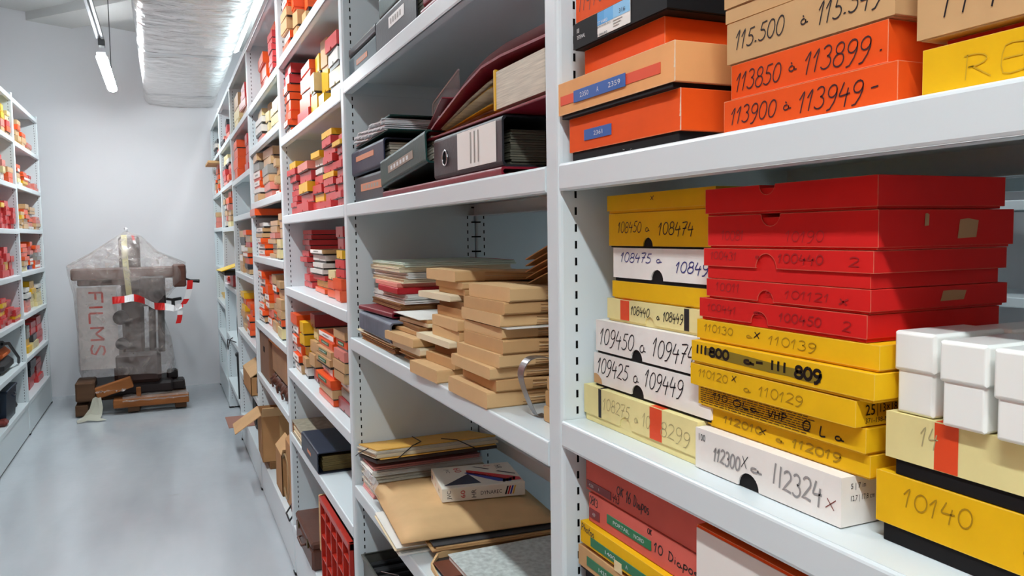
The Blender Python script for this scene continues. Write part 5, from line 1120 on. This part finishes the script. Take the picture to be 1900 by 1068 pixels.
for i in range(NU+1):
    u = -.31+.60*i/NU; e = 1.0 if 0 < i < NU else .35
    for j in range(NV):
        a = 2*PI*j/NV; r1 = .034*e*(1+.22*math.sin(i*1.7+j)+rr.uniform(-.12, .12))
        vs.append((u, .046+r1*1.2*math.cos(a), max(.0005, .032+r1*.93*math.sin(a))))
q.add(vs, [(i*NV+j, i*NV+(j+1) % NV, (i+1)*NV+(j+1) % NV, (i+1)*NV+j) for i in range(NU) for j in range(NV)]+[tuple(range(NV)), tuple(NU*NV+j for j in range(NV))], mat('worn_leather', (84, 48, 34), .45, var=.35, scale=20, bump=.4, bscale=40), None, True); q.build('bundle', t)
q = MB()
for u in (-.2, -.02, .15): q.tube([(u, .0, .006), (u, -.006, .032), (u+.004, .03, .074), (u, .09, .06)], .006, LEATH, 6)
q.build('strap', t)
t = thing('photo_paper_box', 'long orange box with pale front jutting out under the shelf, above the brown boxes', 'box', (.445, 4.475, 1.5405), -PI/2)
q = MB(); q.box(-.12, .12, 0, .30, .010, .045, card('O')); q.build('lid', t); q = MB(); q.box(-.117, .117, .003, .297, 0, .012, card('k')); q.build('tray', t)
q = MB(); q.box(-.118, .118, -.001, 0, .013, .042, card('p')); q.build('label', t)
# ---------------------------------------------------------------- fourth to sixth right bays: odd items
t = carton('small brown carton with yellow packing jutting out of the fourth bay', (.432, 5.03, .5105), -PI/2, .48, .28, .11, [((-.24, 0, .11), (.24, 0, .11), (0, .08, .05), CARTL), ((-.24, .28, .11), (.24, .28, .11), (0, -.05, .06), CART)], [('yellow_packing', (-.2, .10, .02, .25, .01, .115), mat('yellow_packing', (206, 160, 60), .6))])
t = thing('camera_bag', 'dark camera bag on the low shelf right of the small carton', 'bag', (.470, 4.715, .5105), -PI/2)
q = MB(); q.box(-.018, .05, 0, .22, 0, .16, mat('dark_blue_nylon', (34, 38, 52), .7), .015); q.build('body', t); q = MB(); q.tube([(-.01, .02, .15), (-.012, -.006, .10), (.0, -.008, .03)], .005, DKM, 6); q.build('strap', t)
t = thing('reel', 'black film reel can standing on the bottom shelf of the fourth bay', 'reel', (.50, 5.30, .2005), 0)
q = MB(); out = [(.135*math.cos(2*PI*i/20), .135+.135*math.sin(2*PI*i/20)) for i in range(20)]; q.prism(out, 0, .07, DKM, Matrix.Rotation(-PI/2, 4, 'Z')); q.build('can', t)
q = MB(); q.prism([(.11*math.cos(2*PI*i/20), .135+.11*math.sin(2*PI*i/20)) for i in range(20)], -.006, 0, FOOTCAP, Matrix.Rotation(-PI/2, 4, 'Z')); q.build('cover', t)
q = MB(); q.box(-.17, .17, -.12, .15, 0, .004, mat('reddish_card', (160, 112, 96), .7)); o = q.build('cardboard_sheet', loc=(.46, 5.55, .2011), rot=(0, 0, -PI/2)); tag(o, 'reddish cardboard sheet jutting from the bottom shelf into the aisle', 'cardboard')
YEL = mat('bright_yellow_plastic', (238, 196, 20), .35)
t = thing('folder', 'bright yellow folder overhanging the shelf edge in the fifth bay', 'folder', (0, 0, 0))
t.matrix_world = Matrix.Translation((.43, 6.33, 1.205)) @ Matrix.Rotation(-PI/2, 4, 'Z') @ Matrix.Rotation(-.02, 4, 'Y') @ Matrix.Rotation(.32, 4, 'X')
q = MB(); q.box(-.30, .30, -.06, .26, 0, .006, YEL, .001); q.build('cover', t)
t = thing('slide_tray', 'black slide tray under the bright yellow folder', 'tray', (.42, 6.42, 1.158), -PI/2)
q = MB(); q.box(-.33, .28, -.02, .22, 0, .028, DKM, .004); q.build('tray', t); 
t = thing('photo_paper_box', 'red box supporting the black slide tray in the fifth bay', 'box', (.47, 6.45, 1.0645), -PI/2)
q = MB(); q.box(-.14, .14, 0, .2, .0, .09, card('R')); q.build('lid', t)
t = thing('cable_coil', 'black cable coil standing on the low shelf of the fifth bay', 'cable', (.50, 6.05, .6565))
q = MB()
for k in range(4): q.tube([(-.02+.016*k, .11*math.cos(2*PI*i/18), .118+.11*math.sin(2*PI*i/18)) for i in range(19)], .0075, DKM, 6)
q.build('coil', t)
t = thing('thin_cable', 'thin black cable loop hanging over the low shelf edge in the fifth bay', 'cable', (.440, 6.35, .66))
q = MB(); q.tube([(.02, .10, .002), (.0, .04, .0), (-.012, .0, -.02), (-.015, .10, -.085), (-.015, .16, -.06), (-.015, .12, -.01), (-.012, -.10, .008), (.02, -.22, .006)], .004, DKM, 6); q.build('cable', t)
t = thing('tripod', 'black folded tripod standing on the bottom shelf of the fifth bay', 'tripod', (.475, 6.02, .2645))
q = MB(); q.tube([(0, 0, 0), (0, 0, .32)], [.02, .024], DKM, 8); q.build('leg', t); q = MB(); q.tube([(.0, .02, 0), (.0, .03, .31)], [.018, .02], DKM, 8); q.build('leg', t); q = MB(); q.tube([(.03, .012, 0), (.025, .015, .31)], [.018, .02], DKM, 8); q.build('leg', t); q = MB(); q.box(-.03, .05, -.02, .06, .305, .335, DKM, .01); q.build('head', t)
q = MB(); q.box(-.28, .20, -.065, .25, 0, .020, KR2, .002); o = q.build('wooden_board', loc=(.458, 7.80, 2.105), rot=(0, 0, -PI/2)); tag(o, 'brown board jutting out from the farthest bay on a box stack', 'board')
# ---------------------------------------------------------------- left rack odd items
t = thing('camera_bag', 'orange and black camera bag with a strap in the nearer left bay', 'bag', (-.995, 6.28, .5495), PI/2)
q = MB(); q.box(-.22, .20, 0, .24, 0, .09, DKM, .03); q.build('base', t); q = MB(); q.box(-.19, .16, .01, .22, .08, .165, mat('orange_nylon', (204, 98, 34), .6), .035); q.build('flap', t); q = MB(); q.box(-.15, .08, .02, .2, .16, .205, DKM, .02); q.build('top', t)
q = MB(); q.tube([(-.1, .02, .20), (.02, .0, .19), (.14, -.01, .12), (.24, -.02, .06), (.33, -.005, .012)], .010, DKM, 8); q.build('strap', t)
t = thing('plastic_bin', 'dark blue plastic bin at the bottom of the nearer left bay', 'bin', (-.985, 6.16, .2475), PI/2)
q = MB(); NB = [(-.17, .17, 0, .26), (-.19, .19, -.012, .28)]
vs = [(x, y, z_) for (x0, x1, y0, y1), z_ in zip(NB, (0, .20)) for x, y in ((x0, y0), (x1, y0), (x1, y1), (x0, y1))]
DBL = mat('dark_blue_plastic', (26, 40, 56), .4); q.add(vs, [(3, 2, 1, 0), (4, 5, 6, 7), (0, 1, 5, 4), (1, 2, 6, 5), (2, 3, 7, 6), (3, 0, 4, 7)], DBL); q.build('body', t)
q = MB(); q.box(-.195, .195, -.018, .285, .196, .215, DBL, .004); q.build('lid', t); q = MB(); q.tube([(-.05, -.018, .17), (-.045, -.03, .155), (.045, -.03, .155), (.05, -.018, .17)], .005, DBL, 6); q.build('handle', t)
t = thing('hand_tool', 'dark tool lying at the far end of the bottom shelf, nearer left bay', 'tool', (-1.0, 6.54, .2475), PI/2)
q = MB(); q.tube([(-.11, .03, .025), (.0, .02, .022), (.12, .04, .03)], [.012, .02, .010], DKM, 8); q.build('handle', t)
t = thing('leather_pouch', 'small red-brown leather pouch in front of the dark blue bin', 'pouch', (-.965, 5.93, .2475), PI/2)
q = MB(); q.box(-.05, .05, 0, .06, 0, .04, mat('red_brown_leather', (112, 44, 36), .4), .015); q.build('pouch', t)
# ---------------------------------------------------------------- wrapped press on a pallet at the end wall
WOODP = mat('pallet_wood', (150, 92, 50), 0.7, 0.2, var=0.3, scale=6, stretch=(.4, 3, 3)); WOODD = mat('dark_pallet_wood', (92, 66, 48), 0.75, 0.2, var=0.3, scale=6, stretch=(.4, 3, 3))
MACH = mat('dark_brown_cast_iron', (58, 36, 30), 0.45, 0.5, var=0.25, scale=7); MACHB = mat('brown_varnished_wood', (92, 52, 38), 0.45, 0.5, var=0.25, scale=6, stretch=(.5, 4, 4)); MACHD = mat('blackened_iron', (40, 30, 30), 0.5, 0.5, var=0.2)
PY = 7.18
t = thing('pallet', 'worn wooden pallet under the plastic-wrapped press at the end wall', 'pallet', (0, 0, 0))
q = MB(); q.box(-.43, .145, PY-.02, PY+.10, .055, .125, WOODP, .006); q.build('front_plank', t)
for k in range(4): q = MB(); q.box(-.69, .13, PY+.16+.17*k, PY+.27+.17*k, .10, .125, WOODD, .004); q.build('deck_plank', t)
for u in (-.66, -.28, .08): q = MB(); q.box(u-.045, u+.045, PY+.0, PY+.80, .012, .10, WOODD, .004); q.build('runner', t)
for u in (-.24,): q = MB(); q.box(u-.018, u+.018, PY+.03, PY+.07, .125, .205, WOODP, .004); q.build('chock', t)
t = thing('wrapped_press', 'tall old brown press wrapped in clear plastic film with red and white tape', 'machine', (0, 0, .1255))
q = MB(); q.box(-.345, -.185, PY+.18, PY+.36, .10, 1.335, MACH, .02); q.build('column', t)
q = MB(); q.box(-.62, .03, PY+.14, PY+.62, 0, .10, MACHD, .02); q.box(-.42, -.06, PY+.12, PY+.44, .10, .36, MACH, .03); q.build('base', t)
q = MB(); q.box(-.70, .155, PY+.10, PY+.24, .98, 1.075, MACHB, .012); q.box(.06, .165, PY+.08, PY+.30, .90, 1.09, MACHB, .012); q.build('crossbar', t)
q = MB(); q.box(-.66, -.30, PY+.16, PY+.60, .93, .985, MACHB, .01); q.build('table', t)
q = MB(); q.box(-.20, .0, PY+.06, PY+.30, .75, 1.0, MACHD, .015); q.build('gear_housing', t)
q = MB(); q.prism([(-.35+.06*math.cos(2*PI*i/20), .66+.06*math.sin(2*PI*i/20)) for i in range(20)], PY+.12, PY+.17, MACHD); q.prism([(-.35+.05*math.cos(2*PI*i/20), .44+.05*math.sin(2*PI*i/20)) for i in range(20)], PY+.12, PY+.17, MACHD); q.build('wheel', t)
q = MB()
for u in (-.21, -.12, -.05): q.tube([(u, PY+.26, .34), (u+.01, PY+.26, .80)], .028, MACH, 10)
q.build('rod', t)
BOARD = mat('off_white_sign_board', (206, 198, 194), .6, var=.08); SIGNR = mat('sign_red', (196, 52, 34), .5)
q = MB(); q.box(-.665, -.375, PY+.135, PY+.150, .24, .92, BOARD, .002); F = lambda u, v: (-.375-.155+v, PY+.1345, .875-u)
# FILMS in outlined red capitals reading downward
def stroke(a, b_, w_=.016): q.ribbon([a, b_], w_, SIGNR, F)
L0, L1 = -.05, .05
def seq(*segs):
    for s_ in segs: stroke(*s_)
u = .0
seq(((u, L0), (u, L1)), ((u, L1), (u+.085, L1)), ((u, 0), (u+.06, 0))); u += .12
seq(((u, L0), (u, L1))); u += .05
seq(((u, L0), (u, L1)), ((u, L0), (u+.085, L0))); u += .12
seq(((u, L0), (u, L1)), ((u, L1), (u+.05, -.01)), ((u+.05, -.01), (u+.10, L1)), ((u+.10, L1), (u+.10, L0))); u += .14
q.ribbon([(u+.09, .035), (u+.06, L1), (u+.02, .045), (u+.01, .02), (u+.08, -.02), (u+.07, -.045), (u+.03, L0), (u, -.035)], .016, SIGNR, F)
q.build('sign_board', t)
q = MB(); r_ = random.Random(2); TP = [(-.300, PY+.168, 1.345), (-.297, PY+.130, 1.22), (-.293, PY+.084, 1.09), (-.284, PY+.082, .96), (-.276, PY+.082, .83)]
vs = []
for u, y_, z_ in TP: vs += [(u-.022, y_, z_), (u+.022, y_, z_), (u+.022, y_+.0025, z_), (u-.022, y_+.0025, z_)]
q.add(vs, [(4*k+a, 4*k+(a+1) % 4, 4*k+4+(a+1) % 4, 4*k+4+a) for k in range(4) for a in range(4)]+[(0, 1, 2, 3), (16, 17, 18, 19)], mat('masking_tape_strip', (214, 204, 150), .6, var=.1))
for k in range(5): z_ = 1.16-.045*k; q.ribbon([(-.300, z_), (-.288+.006*(k % 2), z_+.014), (-.284, z_-.01)], .004, card('G'), lambda u, v: (u, PY+.128-(1.22-v)*.354, v))
q.build('masking_tape', t)
q = MB(); q.tube([(.10, PY+.2, 1.0), (.17, PY+.18, .96), (.205, PY+.18, .945)], .009, MACHD, 8); q.tube([(.205, PY+.18, .945), (.27, PY+.16, .94)], [.012, .016], FOOTCAP, 8); q.tube([(-.01, PY+.16, .80), (.055, PY+.14, .79)], .011, MACHD, 8); q.tube([(.055, PY+.14, .79), (.055, PY+.12, .735)], .014, FOOTCAP, 8); q.tube([(.055, PY+.14, .79), (.12, PY+.12, .80)], .013, FOOTCAP, 8); q.build('crank_handle', t)
# loose timber and card around the base
t2 = t; t = thing('timber_block', 'loose brown timber lying at an angle against the wrapped press', 'timber', (0, 0, .1265))
q = MB(); M_ = Matrix.Translation((-.43, PY+.045, .09)) @ Matrix.Rotation(-.28, 4, 'Y'); q.box(-.13, .15, -.03, .04, -.045, .045, WOODP, .006, M_); q.build('timber', t)
t = t2
q = MB(); q.box(-.70, -.56, PY+.0, PY+.30, .0, .16, WOODD, .012); q.build('side_block', t)
q = MB(); q.box(.02, .12, PY+.22, PY+.40, 0, .085, MACHD, .012); q.box(-.02, .07, PY+.30, PY+.44, .085, .16, MACHD, .015); q.build('fitting', t)
# film
FILM = bpy.data.materials.new('plastic_film'); FILM.use_nodes = True; N, L = FILM.node_tree.nodes, FILM.node_tree.links; b = N['Principled BSDF']
b.inputs['Base Color'].default_value = lin((196, 184, 178)); b.inputs['Roughness'].default_value = 0.13; b.inputs['Specular IOR Level'].default_value = .8
tc = N.new('ShaderNodeTexCoord'); nn = N.new('ShaderNodeTexNoise'); nn.inputs['Scale'].default_value = 9; nn.inputs['Detail'].default_value = 8; nn.inputs['Distortion'].default_value = 1.2; L.new(tc.outputs['Object'], nn.inputs['Vector'])
bp = N.new('ShaderNodeBump'); bp.inputs['Strength'].default_value = .8; bp.inputs['Distance'].default_value = .03; L.new(nn.outputs['Fac'], bp.inputs['Height']); L.new(bp.outputs['Normal'], b.inputs['Normal'])
mr = N.new('ShaderNodeMapRange'); mr.inputs['From Min'].default_value = .35; mr.inputs['From Max'].default_value = .7; mr.inputs['To Min'].default_value = .14; mr.inputs['To Max'].default_value = .52; L.new(nn.outputs['Fac'], mr.inputs['Value']); L.new(mr.outputs['Result'], b.inputs['Alpha'])
rings = [(1.375, -.30, -.27, PY+.24, PY+.30), (1.335, -.36, -.17, PY+.16, PY+.38), (1.20, -.55, -.05, PY+.10, PY+.45), (1.095, -.735, .172, PY+.06, PY+.62), (1.03, -.735, .17, PY+.04, PY+.63), (.96, -.715, .16, PY+.03, PY+.63), (.87, -.70, .06, PY+.03, PY+.63), (.78, -.685, .0, PY+.04, PY+.62), (.60, -.68, -.02, PY+.05, PY+.62), (.42, -.675, .03, PY+.05, PY+.62), (.24, -.68, .06, PY+.04, PY+.62), (.18, -.66, .04, PY+.05, PY+.6)]
q = MB(); K = 40; vs = []; r_ = random.Random(17)
for z_, x0, x1, y0, y1 in rings:
    cx, cy, hx, hy = (x0+x1)/2, (y0+y1)/2, (x1-x0)/2, (y1-y0)/2
    for j in range(K):
        a = 2*PI*j/K; c_, s_ = math.cos(a), math.sin(a); n_ = .35
        px_ = math.copysign(abs(c_)**n_, c_); py_ = math.copysign(abs(s_)**n_, s_)
        jx = r_.uniform(-.012, .012) if z_ < 1.3 else 0
        vs.append((cx+hx*px_+jx*.6, cy+hy*py_+jx*.6, z_+r_.uniform(-.012, .012)*(z_ < 1.3)))
q.add(vs, [(i*K+j, i*K+(j+1) % K, (i+1)*K+(j+1) % K, (i+1)*K+j) for i in range(len(rings)-1) for j in range(K)]+[tuple(range(K))], FILM, None, True)
q.build('plastic_film', t)
q = MB(); P = [(-.285, PY+.25, 1.375), (-.28, PY+.24, 1.395), (-.29, PY+.25, 1.40), (-.275, PY+.25, 1.39)]; q.tube(P, .012, mat('white_film_knot', (226, 226, 228), .2), 6); q.build('film_knot', t)
# crumpled film lying over the pallet and trailing on the floor
for k, (x0, x1, y0, y1, z_, amp) in enumerate([(-.36, .14, PY-.03, PY+.16, .004, .010), (-.56, -.33, PY-.01, PY+.10, .060, .030)]):
    q = MB(); NX, NY = 16, 7; vs = []; r_ = random.Random(40+k)
    for j in range(NY+1):
        for i in range(NX+1): vs.append((x0+(x1-x0)*i/NX, y0+(y1-y0)*j/NY, z_+r_.uniform(0, amp)-(.03 if j == 0 and k == 0 else 0)))
    q.add(vs, [(j*(NX+1)+i, j*(NX+1)+i+1, (j+1)*(NX+1)+i+1, (j+1)*(NX+1)+i) for j in range(NY) for i in range(NX)], FILM, None, False); q.build('crumpled_film', t)
q = MB(); P = [(-.545, PY-.03, .03), (-.55, PY-.05, -.05), (-.575, PY-.07, -.10), (-.60, PY-.15, -.117), (-.57, PY-.22, -.12)]; n = len(P); vs = []
for i, p in enumerate(P): w_ = .03+.018*i; vs += [(p[0]-w_, p[1], p[2]+.004*(i % 2)), (p[0]-w_*.3, p[1]+.01, p[2]+.012), (p[0]+w_*.4, p[1]-.008, p[2]+.004), (p[0]+w_, p[1], p[2]+.008)]
q.add(vs, [(4*i+j, 4*i+j+1, 4*i+5+j, 4*i+4+j) for i in range(n-1) for j in range(3)], mat('pale_packing_tape', (206, 204, 186), .3, alpha=.75), None, False); q.build('trailing_tape', t)
# barrier tape
TW = mat('barrier_tape_white', (232, 230, 230), .35); TR = mat('barrier_tape_red', (206, 30, 28), .35)
def barrier(P, w_=.045, step=2, up=(0, 0, 1), n0=0):
    q = MB(); P = smooth_pts2(P, 4); n = len(P)
    for i in range(n-1):
        a, b_ = Vector(P[i]), Vector(P[i+1]); m_ = TR if ((i+n0)//step) % 2 == 0 else TW
        tw = math.sin(i*.35)*.5; u_ = Vector((0, math.sin(tw), math.cos(tw)))*w_*.5; tw2 = math.sin((i+1)*.35)*.5; u2 = Vector((0, math.sin(tw2), math.cos(tw2)))*w_*.5
        d = (b_-a).normalized()
        if abs(d.z) > .75: u_ = Vector((w_*.5, .004, 0)); u2 = u_
        q.add([tuple(a-u_), tuple(b_-u2), tuple(b_+u2), tuple(a+u_)], [(0, 1, 2, 3)], m_)
    return q
def smooth_pts2(p, n):
    o = []
    for i in range(len(p)-1):
        a, b_, c, d = p[max(i-1, 0)], p[i], p[i+1], p[min(i+2, len(p)-1)]
        for k in range(n):
            s_ = k/n; o.append(tuple(.5*((2*b_[j])+(-a[j]+c[j])*s_+(2*a[j]-5*b_[j]+4*c[j]-d[j])*s_*s_+(-a[j]+3*b_[j]-3*c[j]+d[j])*s_**3) for j in range(3)))
    o.append(p[-1]); return o
barrier([(-.40, PY+.01, .815), (-.31, PY+.0, .82), (-.24, PY-.005, .83), (-.16, PY-.005, .80), (-.09, PY-.0, .755), (-.01, PY+.01, .745), (.06, PY+.02, .725)], .06, 4).build('barrier_tape', t)
barrier([(.06, PY+.02, .725), (.12, PY+.03, .745), (.16, PY+.04, .80), (.185, PY+.05, .88), (.195, PY+.06, .955)], .045, 4, n0=4).build('barrier_tape', t)
barrier([(.10, PY+.03, .76), (.105, PY+.02, .70), (.098, PY+.01, .64), (.085, PY+.0, .60)], .04, 6, n0=6).build('barrier_tape', t)
barrier([(-.235, PY+.17, 1.34), (-.225, PY+.15, 1.30), (-.215, PY+.14, 1.27)], .02, 4).build('barrier_tape', t)
# small mark on the floor
q = MB(); q.ribbon([(0, 0), (.03, .008), (.06, .006)], .006, card('G'), lambda u, v: (u, v, .0012)); o = q.build('paper_scrap', loc=(-.03, 4.75, 0)); tag(o, 'tiny pale scrap lying on the grey aisle floor', 'scrap')
